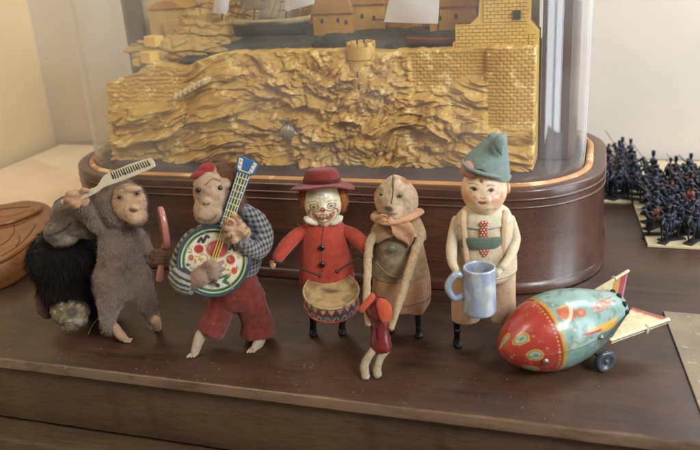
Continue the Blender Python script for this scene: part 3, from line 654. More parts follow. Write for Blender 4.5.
# ================================================================== clown drummer
f = Frame('clown_doll', 325, 336, 'clown doll in a red felt suit and red brimmed hat playing the drum', 'doll')
red = felt('red_felt', '#a5412f', dark='#86311f', var=.6, wear='#b8644c', ws=150, wth=.66)
body = loft([f.sec(314, 332, 218), f.sec(306, 341, 222), f.sec(302, 346, 230), f.sec(300.5, 348.5, 240), f.sec(300, 351, 252), f.sec(299, 354, 268), f.sec(299, 355, 281), f.sec(301, 353, 283.5), f.sec(306, 348, 283)], n=64, wob=.025, seed=3)
bo = f('tunic', body, red); fuzz(f, 'tunic_nap', body, 9000, .07, .012, bo, spread=1, comb=(0, 0, 0), col=(lin('#86301f'), lin('#b04f3a')))
def stitches(fr, pts, name, mat_, parent, gap=.16, r=.018):
    P = cr(pts, 14); seg = [0]; 
    for a_, b_ in zip(P[:-1], P[1:]): seg.append(seg[-1] + np.linalg.norm(b_ - a_))
    out = []; t = 0
    while t < seg[-1] - gap * .6:
        pa = np.array([np.interp(t, seg, P[:, i]) for i in range(3)]); pb = np.array([np.interp(t + gap * .6, seg, P[:, i]) for i in range(3)]); out.append(tube([pa, pb], r, n=6, k=1)); t += gap
    return obj(name, join(*out), mat_, parent)
thr = felt('dark_red_thread', '#4a1812')
f('front_seam', tube([f.p(324, 226, -1.12), f.p(322, 240, -1.36), f.p(321.5, 256, -1.49), f.p(322, 272, -1.56)], .022, n=6), thr, bo)
hem_ = [(x, y, z + .22) for x, y, z in []]
c_ = f.sec(299, 355, 281); stitches(f, [(c_[0] + c_[3] * 1.01 * math.cos(a), c_[1] + c_[4] * 1.01 * math.sin(a), c_[2] + .22) for a in np.linspace(PI * .98, PI * 2.02, 22)], 'hem_stitches', thr, bo, .2, .022)
for y, x in ((232, 325), (248, 321.5), (265, 322)):
    c = f.p(x, y, 0); rr = 1.75 * .8
    d = -{232: 1.2, 248: 1.38, 265: 1.52}[y]; c = f.p(x, y, d)
    if y > 240: f('button', ell(c, (.21, .12, .21), nu=24, nv=16), black)
hc = f.p(323, 203.5, -.15)
def bumps_face(): return [((.0, -1, .02), .10, .16), ((0, -1, -.72), .10, .28), ((.35, -1, -.08), .035, .25), ((-.35, -1, -.08), .035, .25), ((.3, -1, .16), -.045, .14), ((-.3, -1, .16), -.045, .14), ((0, -1, .42), .03, .35)]
hm_ = ell(hc, (1.25, 1.15, 1.68), nu=200, nv=150, bumps=bumps_face()); v = hm_[0]; low = np.clip((hc[2] - v[:, 2]) / 1.5, 0, 1); v[:, 0] = hc[0] + (v[:, 0] - hc[0]) * (1 - .22 * low ** 1.5)
def clown_paint(v):
    U, W = v[:, 0] - hc[0], v[:, 2] - hc[2]; F = v[:, 1] < hc[1] + .2
    P = Paint(U, W, '#d3c6a4'); dk = '#3b2118'; rd = '#9c2f22'
    P.noise(v, 2.2, .05, '#bfae88', .8, 2, .3)
    for s in (-1, 1):
        P.oval(s * .56, .16, .30, .17, '#b9a988', .6); P.ring(s * .56, .16, .27, .17, .05, '#6d5238', .8); P.oval(s * .56, .15, .15, .10, '#94764a'); P.oval(s * .56, .15, .06, .06, '#2c1d12', .9)
        P.line([(s * .26, .42), (s * .55, .52), (s * .9, .38)], .05, '#9b8560', .8)
        P.line([(s * .12, .5), (s * .15, .75), (s * .1, .95)], .035, '#8b7450', .6)
        P.line([(s * .18, -.02), (s * .45, -.16), (s * .85, -.1), (s * .92, -.35)], .06, '#8a4030', .8)
        P.line([(s * .75, .0), (s * .95, -.25), (s * .9, -.6), (s * .6, -.95)], .05, '#8a4030', .7)
        P.oval(s * .62, -.28, .16, .12, '#c08a70', .5)
    P.line([(-.45, .75), (.0, .68), (.45, .75)], .03, '#8b7450', .5); P.line([(-.5, .95), (.0, .9), (.5, .95)], .03, '#8b7450', .4)
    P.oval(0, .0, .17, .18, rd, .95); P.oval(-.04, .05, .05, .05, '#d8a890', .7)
    # grin
    P.line([(-.68, -.30), (-.4, -.40), (0, -.36), (.4, -.40), (.68, -.30), (.6, -.62), (.3, -.86), (0, -.92), (-.3, -.86), (-.6, -.62), (-.68, -.30)], .065, rd, .8)
    K = ((U / .58) ** 2 + ((W + .5) / .3) ** 2 < 1) & (W < -.42 + .0 * U); P.mask(K.astype(float), '#8a5442')
    for i in (-3, -1, 1, 3): P.oval(i * .105, -.5 + .02 * abs(i), .06, .08, '#cfc2a2', .85, .3)
    P.oval(.1, -.74, .07, .06, '#d9ceb0'); P.oval(0, -1.05, .25, .05, '#8a4030', .4)
    c = P.c; c[~F] = lin('#7c4a28'); return c
head = f('head', hm_, attrpaint, paint=clown_paint)
orange = felt('orange_hair', '#a0602f', dark='#5e331c')
for s, cx in ((-1, 306.5), (1, 341)):
    hh = roughen(ell(f.p(cx, 197, .2), (.42, .75, .95), nu=36, nv=26), .12, 2.2, s); h_ = f('hair', hh, orange, head)
    fuzz(f, 'curls', hh, 2600, .26, .02, h_, spread=.8, comb=(0, 0, -.3), col=(lin('#7a4423'), lin('#b0703c')))
for s, cx in ((-1, 312), (1, 335)):
    f('collar', roughen(ell(f.p(cx, 220.5, -.6), (.58, .5, .26), rotm(0, s * -.35, 0), nu=32, nv=20), .05, 3), felt('white_felt%d' % s, '#cfc3ad'))
# hat, tilted back a little
hatm = felt('hat_felt', '#7c2c22', dark='#4d1a12', var=.7, wear='#94463a', ws=120, wth=.64)
hk = f.p(322, 184, .15); T = rotm(-.16, .03, 0); V = []
prof = [(1.05, .0), (1.5, -.02), (1.9, -.05), (2.10, -.02), (2.12, .06), (2.04, .10), (1.7, .12), (1.22, .2), (1.17, .45), (1.10, .75), (.96, .98), (.7, 1.08), (.4, 1.1), (.02, 1.08)]
hb = lathe(prof, 72, k=4); v = hb[0]; r = np.hypot(v[:, 0], v[:, 1]); br = np.clip((r - 1.2) / 1.2, 0, 1)
v[:, 2] += br ** 1.5 * (-.48 * (v[:, 0] / (r + 1e-6)) ** 2 + .16 * np.clip(-v[:, 1] / (r + 1e-6), 0, 1)) + .05 * np.sin(4 * np.arctan2(v[:, 1], v[:, 0])) * br
hat = f('hat', (v @ T.T + hk + A(0, 0, -.05), hb[1]), hatm, head)
f('hat_band', xf(lathe([(1.24, .16), (1.26, .2), (1.23, .42), (1.2, .44)], 60), T, hk + A(0, 0, -.05)), felt('dark_band', '#481610'), hat)
# arms
flesh = mat('painted_hand', '#b98a62', .5, var=.4, vs=200, coat=.1)
def doll_hand(fr, c, dirv, size, m, parent, curl=.6, thumb=1):
    """palm with four bent fingers and a side thumb"""
    d = nrm(dirv); s_ = nrm(np.cross(d, (0, -.4, 1))); n_ = np.cross(s_, d); ms = [ell(c, size * A(.5, .5, .5), nu=20, nv=14)]
    ms = [tube([c - d * size * .5, c + d * size * .3], [size * .42, size * .46], n=12, flat=.6, ref=n_)]
    for i, k in enumerate((-1.5, -.5, .5, 1.5)):
        b = c + d * size * .35 + s_ * k * size * .22; L = size * (.75, .9, .85, .65)[i]
        ms.append(tube([b, b + d * L * .5 + n_ * L * .12 * curl * -1, b + d * L * (1 - .3 * curl) - n_ * L * .6 * curl], [size * .14, size * .13, size * .10], n=8, k=4))
    b = c - d * size * .1 + s_ * size * .42 * thumb; ms.append(tube([b, b + s_ * size * .25 * thumb + d * size * .25 - n_ * size * .2, b + d * size * .6 - n_ * size * .45 + s_ * size * .1 * thumb], [size * .16, size * .15, size * .11], n=8, k=4))
    return obj('hand', join(*ms), m, parent)
a1 = tube([f.p(305, 230, -.1), f.p(296, 236, -.3), f.p(286, 246, -.8), f.p(278, 257, -1.3)], [.38, .46, .48, .42], n=24, bump=.04)
aL = f('arm', a1, red); doll_hand(f, f.p(274.5, 261.5, -1.5), f.p(272, 267, -1.9) - f.p(276, 259, -1.4), .42, flesh, aL)
a2 = tube([f.p(345, 231, -.1), f.p(354, 236, -.4), f.p(362, 243, -.9), f.p(367, 249, -1.2)], [.42, .5, .5, .42], n=24, bump=.04)
aR = f('arm', a2, red); doll_hand(f, f.p(369, 252, -1.4), f.p(370, 259, -1.9) - f.p(367, 248, -1.2), .42, flesh, aR)
trous = felt('dark_trousers', '#33221d')
for x, gx, gy in ((313, 313.5, 334), (344, 342.5, 333)):
    t_ = f.g(gx, gy); k_ = f.p(x, 281, .1)
    leg = f('leg', tube([k_, (k_ + t_) / 2 + A(0, .1, .2), t_ + A(0, .1, .35)], [.36, .3, .22], n=14), blackm)
    f('boot', join(ell(t_ + A(0, -.15, .22), (.30, .52, .22), nu=24, nv=16), ell(t_ + A(0, .12, .42), (.25, .27, .42), nu=20, nv=14)), blackm, leg)
CL = f
# ---- drum, top-level, held in front of the clown
dt = f.p(331, 290, -2.15); ax = nrm(A(.03, -.30, 1)); dr, dh = 1.80, 1.25
wc = f.o + f.R.T @ dt
de = bpy.data.objects.new('toy_drum', None); COL.objects.link(de); de.location = Vector((wc - (f.R.T @ ax) * dh) * CM); de.rotation_euler = (0, 0, YAW); tag(de, 'small tin drum with tan skin and red and blue zigzag side, before the clown', 'drum')
ex_ = nrm(np.cross(ax, (0, 1, 0))); ey_ = np.cross(ax, ex_)
def drum_paint(v):
    h = v @ ax; a = np.arctan2(v @ ey_, v @ ex_); u = (a / (2 * PI) * 20) % 1; t = abs(u - .5) * 2
    c = np.tile(lin('#b9ab94'), (len(v), 1)); P = Paint(a, h, c)
    P.mask(((h > .66) & (h < 1.2) & ((h - .66) / .5 < 1 - t)).astype(float), '#94382c'); P.mask(((h > .1) & (h < .58) & ((h - .1) / .46 > 1 - t)).astype(float), '#4c6478')
    P.mask(((h > .1) & (h < .58) & ((h - .1) / .46 < .7 - t)).astype(float), '#94382c')
    P.mask(1 - sst(abs(h - .62), .03, .06), '#3a3430'); P.noise(v, 3, .25, '#7c6c5a', .7, 4); return P.c
sh_ = lathe([(dr, 0)] + [(dr, dh * i / 24) for i in range(1, 25)], 400, (0, 0, 0), ax, ex_)
obj('shell', sh_, attrpaint, de, paint=drum_paint)
def skin_paint(v):
    P = Paint(v @ ex_, -(v @ ey_), '#a58a5c'); P.noise(v, .8, .0, '#b59b6c', .8, 3, .5); P.noise(v, 2.4, .15, '#8e7446', .6, 9)
    P.noise(v, 1.3, .05, '#6b5434', .6, 5, .4)
    for q in ((-.35, -.1), (.05, -.02), (.4, .1), (-.05, -.22), (.2, -.12)): P.oval(q[0], q[1], .34, .14, '#4d3b26', .55, .5)
    P.ring(0, 0, dr * .93, dr * .93, .07, '#7d6440', .7); return P.c
sk = lathe([(r, dh + .01 - .02 * math.cos(r * 2)) for r in np.linspace(0.001, dr * .985, 50)], 160, (0, 0, 0), ax, ex_)
sk = (sk[0], [q[::-1] for q in sk[1]]); obj('drum_skin', sk, mat('skin_hide', rough=.7, attr=True, var=.2, vs=300), de, paint=skin_paint)
hoopm = mat('drum_hoop', '#8b3a2e', .45, var=.4, vs=200, wear='#b09a78', ws=250, wth=.55)
for hh_, mm_ in ((dh - .02, mat('hoop_tan', '#a8906a', .5, wear='#8b3a2e', ws=200, wth=.55)), (.04, hoopm)):
    obj('hoop', lathe([(dr + .07 * math.cos(t), hh_ + .09 * math.sin(t)) for t in np.linspace(0, 2 * PI, 12)], 90, (0, 0, 0), ax, ex_), mm_, de)
obj('bottom', lathe([(.001, .02), (dr, .02)], 60, (0, 0, 0), ax, ex_), hoopm, de)
wire = mat('steel_wire', '#4a423c', .35, metal=.8, var=.3, vs=400)
def standalone(name, m, material, o_world, label, cat, R=None, **k):
    """m is given relative to the world point o_world (cm)"""
    ob = obj(name, m, material, None, **k); ob.location = Vector(np.array(o_world) * CM)
    if R is not None: ob.rotation_euler = (0, 0, YAW)
    return tag(ob, label, cat)
for a, b, lb in ((f.p(275, 262, -1.75), f.p(320, 276, -2.3), 'thin dark wire drumstick in the hand beside the banjo player'), (f.p(369, 254, -1.7), f.p(337, 271.5, -2.3), 'thin dark wire drumstick in the hand nearest the cat')):
    standalone('drumstick', join(tube([A(0, 0, 0), (b - a) * .5 + A(0, 0, .08), b - a], .055, n=10), ell(b - a, .13, nu=16, nv=12)), wire, f.o + f.R.T @ a, lb, 'drumstick', R=1)

# ================================================================== cat with puppet
f = Frame('cat_doll', 400, 334, 'worn grey cloth cat with a peach neckerchief and brown waistcoat holding a puppet', 'cat doll')
f_ = f
coatm = felt('coat_felt', '#8b795c', dark='#4f4230', var=.7, wear='#8d7a58', ws=90, wth=.6)
bodm = loft([f.sec(386, 408, 214), f.sec(377, 418, 220), f.sec(375, 420, 230), f.sec(373.5, 423.5, 246), f.sec(372, 427, 262), f.sec(372, 429, 272), f.sec(373, 428, 274)], n=60, wob=.03, seed=8)
def coat_paint(v):
    P = Paint(v[:, 0], v[:, 2], '#8f7c60'); P.noise(v, .9, .0, '#a38f70', .8, 4, .4); P.noise(v, 2.0, .3, '#6e5f48', .5, 14)
    a, b = f.p(378, 222, 0), f.p(418, 222, 0); P.mask(sst(v[:, 0], f.p(408, 240, 0)[0], f.p(412, 240, 0)[0]), '#a9835e', .8); return P.c
cb = f('waistcoat', bodm, attrfelt, paint=coat_paint)
sk_ = loft([f.sec(374, 427, 262), f.sec(373, 429, 275), f.sec(372, 430, 292), f.sec(375, 429, 304), f.sec(377, 427, 306), f.sec(382, 422, 303)], n=90, wob=.03, seed=2)
v = sk_[0]; th = np.arctan2(v[:, 1] - f.sec(372, 430, 290)[1], v[:, 0] - f.sec(372, 430, 290)[0]); lw = np.clip((f.p(400, 266, 0)[2] - v[:, 2]) / 2.4, 0, 1)
k_ = 1 + .05 * lw * np.sin(th * 7 + 1); c_ = f.sec(372, 430, 290); v[:, 0] = c_[0] + (v[:, 0] - c_[0]) * k_; v[:, 1] = c_[1] + (v[:, 1] - c_[1]) * k_; v[:, 2] += .14 * lw * np.sin(th * 3 + .4)
f('skirt', (v, sk_[1]), felt('tan_skirt_felt', '#ac8260', dark='#946a4a', var=.6, wear='#a87a58', ws=80, wth=.58))
c_ = f.sec(372, 430, 296); stitches(f, [(c_[0] + c_[3] * 1.045 * math.cos(a), c_[1] + c_[4] * 1.045 * math.sin(a), c_[2] + .05) for a in np.linspace(PI, PI * 2, 22)], 'skirt_stitches', felt('brown_thread', '#4f3524'), f.e, .2, .02)
f('waist_seam', tube([f.p(376, 262, -1.1), f.p(386, 273, -1.55), f.p(398, 277, -1.6), f.p(412, 270, -1.5), f.p(424, 258, -.9)], .07, n=8, flat=.5), felt('tan_piping', '#96805a'))
green = mat('green_button', '#5f6b54', .5, var=.4, vs=300)
for x, y, d in ((392, 236, -1.5), (392, 249, -1.58), (390, 224, -1.3)):
    c = f.p(x, y, d + .12); f('button', ell(c, (.27, .13, .24), nu=28, nv=18), green)
hc2 = f.p(396.5, 199, -.1)
hm2 = ell(hc2, (1.42, 1.36, 1.44), nu=190, nv=130, bumps=[((-.15, -1, -.45), .34, .34), ((0, 0, 1), .10, .4), ((.7, -.2, -.5), .05, .6), ((-.33, -1, .15), -.03, .15), ((.25, -1, .12), -.03, .15)], wob=.05, wf=1.6)
v = hm2[0]; up = np.clip((v[:, 2] - hc2[2]) / 1.5, 0, 1.3); v[:, 0] = hc2[0] - .05 * up + (v[:, 0] - hc2[0]) * (1 - .12 * up ** 2.6); v[:, 2] += .04 * up ** 3
seamx = lambda y: np.interp(y, [175, 190, 206], [394.5, 393, 391])
def cat_paint(v):
    P = Paint(v[:, 0], v[:, 2], '#b89c7c'); P.noise(v, 1.0, 0., '#c4ac8c', .9, 2, .4); P.noise(v, 3.5, .1, '#957f64', .5, 6, .4); P.noise(v, 6, .2, '#c4b294', .5, 16, .3)
    Fm = (v[:, 1] < hc2[1] + .1)[:, None]
    Q = Paint(v[:, 0], v[:, 2], P.c)
    pt = lambda x, y: tuple((f.p(x, y, -1.3) * A(1, 0, 1))[[0, 2]])
    Q.line([pt(395, 178), pt(393, 186), pt(393, 194), pt(391, 203)], .05, '#3f3226', .85)
    Q.oval(*pt(407, 183), .26, .36, '#a0603c', .85, .4, rot=.5); Q.oval(*pt(388.5, 208), .27, .17, '#3a342f', .9, .4); Q.oval(*pt(392, 212), .3, .08, '#4a4038', .7, .5)
    for x, y in ((380.5, 194), (400, 195.5)): Q.oval(*pt(x, y), .25, .22, '#8a7a4e', .8, .3)
    return np.where(Fm, Q.c, P.c)
hd2 = f('head', hm2, attrfelt, paint=cat_paint); fuzz(f, 'nap', hm2, 5000, .07, .012, hd2, spread=1, comb=(0, 0, 0), col=(lin('#94826a'), lin('#c2b096')))
for x, y, d in ((381, 194.3, -1.30), (400, 195.7, -1.42)):
    c = f.p(x, y, d); e_ = f('eye', ell(c, (.12, .09, .11), nu=22, nv=16), mat('glass_eye', '#3c3220', .12, coat=.5, bump=0), hd2); f('pupil', ell(c + A(0, -.07, .0), (.07, .05, .07), nu=14, nv=10), black, e_)
f('seam', tube([f.p(394.8, 177, -.55), f.p(393.5, 184, -1.25), f.p(393, 192, -1.5), f.p(391.5, 201, -1.80)], .024, n=6), felt('dark_thread', '#33261b'), hd2)
peach = felt('peach_cloth', '#b88a66', dark='#a0724f', var=.5)
sc1 = join(tube([f.p(377, 213, .6), f.p(376, 217, -.5), f.p(385, 221.5, -1.42), f.p(396, 221, -1.55), f.p(409, 217, -1.2), f.p(418, 212, -.1), f.p(416, 211, .8)], [.3, .38, .42, .40, .44, .42, .34], n=18, flat=.55, bump=.12))
kn = f('neckerchief', sc1, peach)
cp_ = loft([f.sec(385, 409, 213, 0, .85), f.sec(379, 417, 216, 0, .88), f.sec(374.5, 421, 222, 0, .9), f.sec(371.5, 424.5, 230, 0, .92), f.sec(371, 426, 236, 0, .92), f.sec(373, 424, 236.5, 0, .9)], n=80, wob=.04, seed=12, caps=(True, False)); _v = cp_[0]; _th = np.arctan2(_v[:, 1], _v[:, 0] - _v[:, 0].mean()); _k = np.clip((f.p(400, 224, 0)[2] - _v[:, 2]) / .9, 0, 1); _v[:, 2] += _k * (.16 * np.sin(_th * 5) + .9 * np.exp(-((_th + PI / 2) / .55) ** 2)); f('cape', cp_, felt('worn_tan_cape', '#a08260', dark='#86694a', var=.7, wear='#b4987a', ws=90, wth=.6), kn)
f('knot', roughen(ell(f.p(390, 221.5, -1.75), (.26, .2, .3), nu=24, nv=16), .05, 3), peach, kn)
def leafcloth(pts, wid, th, m, parent, name='tail'):
    P = cr(pts, 8); W_ = cr([(w, 0, 0) for w in wid], 8)[:, 0]; V = []; n = 9
    for i, p in enumerate(P):
        t = nrm(P[min(i + 1, len(P) - 1)] - P[max(i - 1, 0)]); s_ = nrm(np.cross(t, (0, -1, 0)))
        for sd in (0, 1):
            for j in range(n):
                a = (j / (n - 1) - .5) * 2; 
                if sd: a = -a
                V.append(p + s_ * a * W_[i] + A(0, (-th if not sd else th) * .5 - .1 * math.cos(a * 5 + i * .2) * .6, 0))
    m_ = mesh(V, gridfaces(len(P), 2 * n, True) + [tuple(range(2 * n))[::-1], tuple(range((len(P) - 1) * 2 * n, len(P) * 2 * n))]); return f(name, m_, m, parent)
leafcloth([f.p(391, 221, -1.75), f.p(399, 226, -1.7), f.p(406, 235, -1.62), f.p(410, 246, -1.5)], [.15, .62, .6, .04], .1, peach, kn)
leafcloth([f.p(389, 221, -1.8), f.p(383, 219, -1.75), f.p(376, 221, -1.45)], [.12, .34, .16], .1, peach, kn)
armw = felt('twisted_cord', '#b59a74', dark='#96805c', var=.8, vs=500, bump=1)
def cord(pts, rad, seed):
    m = tube(pts, rad, n=18, k=12, bump=.22, seed=seed); return m
am = cord([f.p(420, 231, -.6), f.p(418, 243, -1.3), f.p(410, 268, -2.6), f.p(400, 300, -3.9), f.p(391, 327, -4.85)], [.36, .32, .27, .26, .22], 3)
ar_ = f('arm', am, armw); fuzz(f, 'nap', am, 2600, .1, .018, ar_, spread=1, comb=(0, 0, 0), col=(lin('#a08a66'), lin('#d8c6a2')))
al_ = cord([f.p(375, 233, -.4), f.p(369, 246, -1.2), f.p(367.5, 270, -2.6), f.p(367, 300, -3.9), f.p(368.5, 323, -4.85)], [.32, .28, .25, .24, .22], 9)
al2 = f('arm', al_, armw); fuzz(f, 'nap', al_, 2200, .1, .018, al2, spread=1, comb=(0, 0, 0), col=(lin('#a08a66'), lin('#d8c6a2')))
for x, gx, gy in ((389, 391, 331), (417, 419, 336)):
    t_ = f.g(gx, gy); k_ = f.p(x, 300, .1); lg = f('leg', tube([k_, t_ + A(0, .1, .4)], [.24, .18], n=12), blackm)
    f('boot', join(ell(t_ + A(0, -.1, .2), (.26, .5, .2), nu=22, nv=14), ell(t_ + A(0, .12, .4), (.21, .23, .4), nu=18, nv=12)), blackm, lg)
CAT = f
# ---- puppet
f = Frame('puppet', 370, 375, 'tiny red puppet with drooping orange felt ears and cream fluffy legs held by the cat', 'puppet')
redtin = mat('dark_red_lacquer', '#6e1c1a', .28, var=.6, vs=250, dark='#431110', coat=.5, wear='#94524a', ws=220, wth=.66)
pb = loft([f.sec(374, 387, 317, .3), f.sec(370.5, 389.5, 321, .3), f.sec(371, 389, 330, .25), f.sec(370, 391, 341, .2), f.sec(371, 392, 348, .2), f.sec(376, 389, 352, .2)], n=48)
tb_ = f('body', pb, redtin)
f('slot', tube([f.p(376.5, 327, -.42), f.p(377.5, 340, -.52)], .05, n=8, flat=.5), black, tb_)
hd = f('head', ell(f.p(377.5, 309, .2), (.78, .75, .82), nu=60, nv=40, bumps=[((.1, -1, -.5), .15, .4)]), redtin)
orf = felt('orange_ear_felt', '#ad4a2c', dark='#943a24', var=.5, wear='#c06038', ws=200, wth=.6)
def slab(px, d0, d1, th, m, name, parent, lean=0):
    """a felt piece: outline in the picture's plane at its own depth, with real thickness and curl"""
    O = np.array([f.p(x, y, 0) for x, y in px]); O2 = cr(list(O[:, [0, 2, 1]]) + [O[0][[0, 2, 1]]], 6)[:-1, :2]; c = O2.mean(0); n = len(O2); V = []
    R_ = [0, .35, .7, .93, 1.0]
    for side in (0, 1):
        for r in (R_ if side == 0 else R_[::-1]):
            for q in O2:
                w = c + (q - c) * (r if r < 1 else 1); t = (w[1] - O2[:, 1].min()) / (np.ptp(O2[:, 1]) + 1e-6)
                y = d0 + (d1 - d0) * t + (.12 * (1 - r * r)) * (-1) + (th / 2 if side else -th / 2) * (1 if r < 1 else .5)
                V.append((w[0], y, w[1]))
    return f(name, mesh(V, gridfaces(len(R_) * 2, n)), m, parent)
slab([(380, 295), (386, 297), (391, 303), (391, 311), (386, 317), (380, 315), (377, 306), (376, 299)], -.75, -.45, .16, orf, 'ear', hd)
slab([(372, 291), (375, 295), (368, 303), (362, 309), (358.5, 306), (364, 299)], -.45, -.2, .18, orf, 'ear', hd)
cream = felt('cream_fluff', '#b5a482', var=.5, bump=1)
for pts in ([(374, 349, .1), (368, 358, -.1), (364.5, 366, -.2), (365.5, 374, -.3)], [(386, 349, .1), (380, 358, 0), (377, 367, -.1), (377.5, 375, -.2)]):
    ps = [f.p(*q) for q in pts]; ps[-1][2] = .14
    lm = join(tube(ps, [.26, .24, .25, .24], n=18, bump=.25, seed=pts[0][0]), roughen(ell(ps[-1] + A(0, -.12, .08), (.26, .32, .2), nu=24, nv=16), .05, 4))
    lo = f('leg', lm, cream); fuzz(f, 'fluff', lm, 2200, .12, .02, lo, spread=1, comb=(0, 0, -.2), col=(lin('#9c8b6c'), lin('#d0c2a4')))
# ================================================================== boy with mug
f = Frame('boy_doll', 485, 345, 'boy doll in a drooping teal felt hat, dotted red tie and peach trousers', 'boy doll')
creamf = felt('cream_shirt_felt', '#c2af90', dark='#a99678', var=.6, wear='#c9ba9c', ws=60, wth=.58)
bm2 = loft([f.sec(472, 498, 209), f.sec(458, 509, 214), f.sec(454, 513, 222), f.sec(452, 515, 240), f.sec(451.5, 516, 258), f.sec(452, 516, 270), f.sec(456, 512, 276)], n=60, wob=.02, seed=5)
bo = f('shirt', bm2, creamf); fuzz(f, 'nap', bm2, 5000, .07, .012, bo, spread=1, comb=(0, 0, 0), col=(lin('#a4937a'), lin('#cdbfa3')))
peachf = felt('peach_trouser_felt', '#c6a584', dark='#b08e6e', var=.6, wear='#bf9a78', ws=70, wth=.58)
for xl, xr in ((451.5, 481), (490, 515.5)):
    lm = loft([f.sec(xl + 3, xr - 1, 262), f.sec(xl, xr, 272), f.sec(xl, xr, 290), f.sec(xl, xr, 308), f.sec(xl + .5, xr - .5, 318), f.sec(xl + 3, xr - 3, 320), f.sec(xl + 6, xr - 6, 318)], n=44, wob=.04, seed=xl)
    to = f('trouser_leg', lm, peachf); fuzz(f, 'nap', lm, 2600, .07, .012, to, spread=1, comb=(0, 0, 0), col=(lin('#ac8868'), lin('#d4b292')))
for x, gx, gy in ((457, 457.5, 345), (505, 506, 342)):
    t_ = f.g(gx, gy); k_ = f.p(x, 316, .0); lg = f('leg', join(tube([k_, t_ + A(0, .1, .4)], [.24, .2], n=12), ell(k_ * .45 + t_ * .55 + A(0, 0, .1), .26, nu=16, nv=12)), blackm)
    f('boot', join(ell(t_ + A(0, -.1, .2), (.3, .55, .2), nu=22, nv=14), ell(t_ + A(0, .12, .35), (.24, .26, .35), nu=18, nv=12)), blackm, lg)
hc = f.p(484.5, 190.5, -.2)
hm3 = ell(hc, (1.45, 1.4, 1.66), nu=220, nv=170, bumps=[((.02, -1, -.10), .075, .13), ((.02, -1, -.72), .05, .28), ((.5, -1, -.35), .05, .35), ((-.5, -1, -.35), .05, .35), ((.36, -1, .12), -.03, .15), ((-.36, -1, .12), -.03, .15), ((0, -1, -.42), .03, .14)])
v = hm3[0]; lw_ = np.clip((hc[2] - .1 - v[:, 2]) / 1.5, 0, 1); v[:, 0] = hc[0] - .03 + (v[:, 0] - hc[0]) * .97 * (1 - .24 * lw_ ** 1.4); v[:, 2] -= .06 * lw_ ** 2
def boy_paint(v):
    P = Paint(v[:, 0], v[:, 2], '#d2b795'); P.noise(v, 1.1, .1, '#c6a683', .7, 3, .4)
    if True:
        pt = lambda x, y: tuple(f.p(x, y, -1.5)[[0, 2]])
        for x, y in ((468, 200.5), (498, 199)): P.oval(*pt(x, y), .42, .36, '#c17a5c', .7, .7)
        P.oval(*pt(484, 180), 1.0, .35, '#d2b48e', .6, .8)
        for x, y, s in ((474.5, 190.3, -1), (491, 190.3, 1)):
            P.oval(*pt(x, y), .2, .11, '#cdbb9c', 1, .2); P.oval(*pt(x + .2, y), .13, .115, '#2a1b13', 1, .25); P.oval(*pt(x + .2, y), .07, .08, '#120b08')
            P.line([pt(x - 3.2, y + .3), pt(x - 1.3, y - 1.5), pt(x + 1.5, y - 1.5), pt(x + 3.2, y + .2)], .05, '#4a2c1c', .9)
            P.line([pt(x - 4, y - 3.6), pt(x, y - 5.0), pt(x + 4, y - 4.0)], .045, '#6b4a30', .7)
        P.line([pt(480, 197.5), pt(482, 198.4), pt(485, 197.3)], .05, '#9c6244', .8)
        P.line([pt(478.3, 202.3), pt(480.3, 201.4), pt(482, 201.9), pt(483.7, 201.4), pt(485.5, 202.2)], .07, '#98504a'); P.line([pt(480.2, 203.1), pt(482, 203.8), pt(483.8, 203.1)], .07, '#a85546'); P.line([pt(478.3, 202.4), pt(482, 202.8), pt(485.5, 202.3)], .03, '#4a201a')
        P.oval(*pt(482, 182.5), .1, .1, '#4a382a', .9, .3); P.oval(*pt(497, 196.5), .12, .1, '#e2ccae', .8, .4)
        P.noise(v, 3.2, .38, '#8b6a4c', .5, 12)
        for a, b in (((465, 176), (504, 178)),): P.line([pt(466, 175), pt(475, 172.5), pt(484, 172.5)], .16, '#1f1511', .95)
    c = P.c; c[v[:, 1] > hc[1] + .3] = lin('#2a1a12'); return c
hd3 = f('head', hm3, mat('painted_face', rough=.45, attr=True, var=.12, vs=200, coat=.15, bump=.05), paint=boy_paint)
f('ear', ell(f.p(507.5, 188, .1), (.18, .3, .38), nu=24, nv=18), mat('ear_paint', '#bb926e', .5), hd3)
# hat: folded felt cone, brim slanting down to the left
teal = felt('teal_felt', '#73817a', dark='#5f6e66', var=.6, wear='#8f9f96', ws=70, wth=.6)
secs = []
def hs(xl, xr, y, tilt, d=0.0, ratio=.9): return (f.p(xl, y + tilt, d), f.p(xr, y - tilt, d), ratio)
rings = [((463, 165), (509.5, 178), .95), ((463.5, 161), (509.5, 172), .95), ((467, 156.5), (509, 162), .95), ((473.5, 150.5), (508, 152), .92), ((480, 144), (507.2, 145), .9), ((486, 139), (507, 140), .8), ((488.5, 135.3), (507, 137.5), .65), ((490, 133.6), (506, 135.8), .5), ((493, 132.7), (503, 134.4), .2)]
RR_ = [];
for (a, b, rt) in rings: RR_.append(np.concatenate([f.p(*a, -.1), f.p(*b, -.1), [rt, 0, 0]]))
RR_ = np.array(RR_); RI = np.column_stack([cr(RR_[:, [3 * i, 3 * i + 1, 3 * i + 2]], 6) for i in range(3)]); V = []; n = 72
for row in RI:
    a, b, rt = row[:3], row[3:6], row[6]; c = (a + b) / 2; h = (b - a) / 2; L = np.linalg.norm(h)
    for j in range(n):
        t = 2 * PI * j / n; up_ = (row[2] - RI[0][2]); fold = 1 - .16 * np.clip(up_ / 3, 0, 1) * math.exp(-((math.sin(t / 2 - PI * .78)) / .16) ** 2)
        V.append(c + h * math.cos(t) * fold + A(0, 1, 0) * math.sin(t) * L * rt * fold + A(0, 0, .035 * math.sin(3 * t)))
hatm_ = mesh(V, gridfaces(len(RI), n) + [tuple(range((len(RI) - 1) * n, len(RI) * n))])
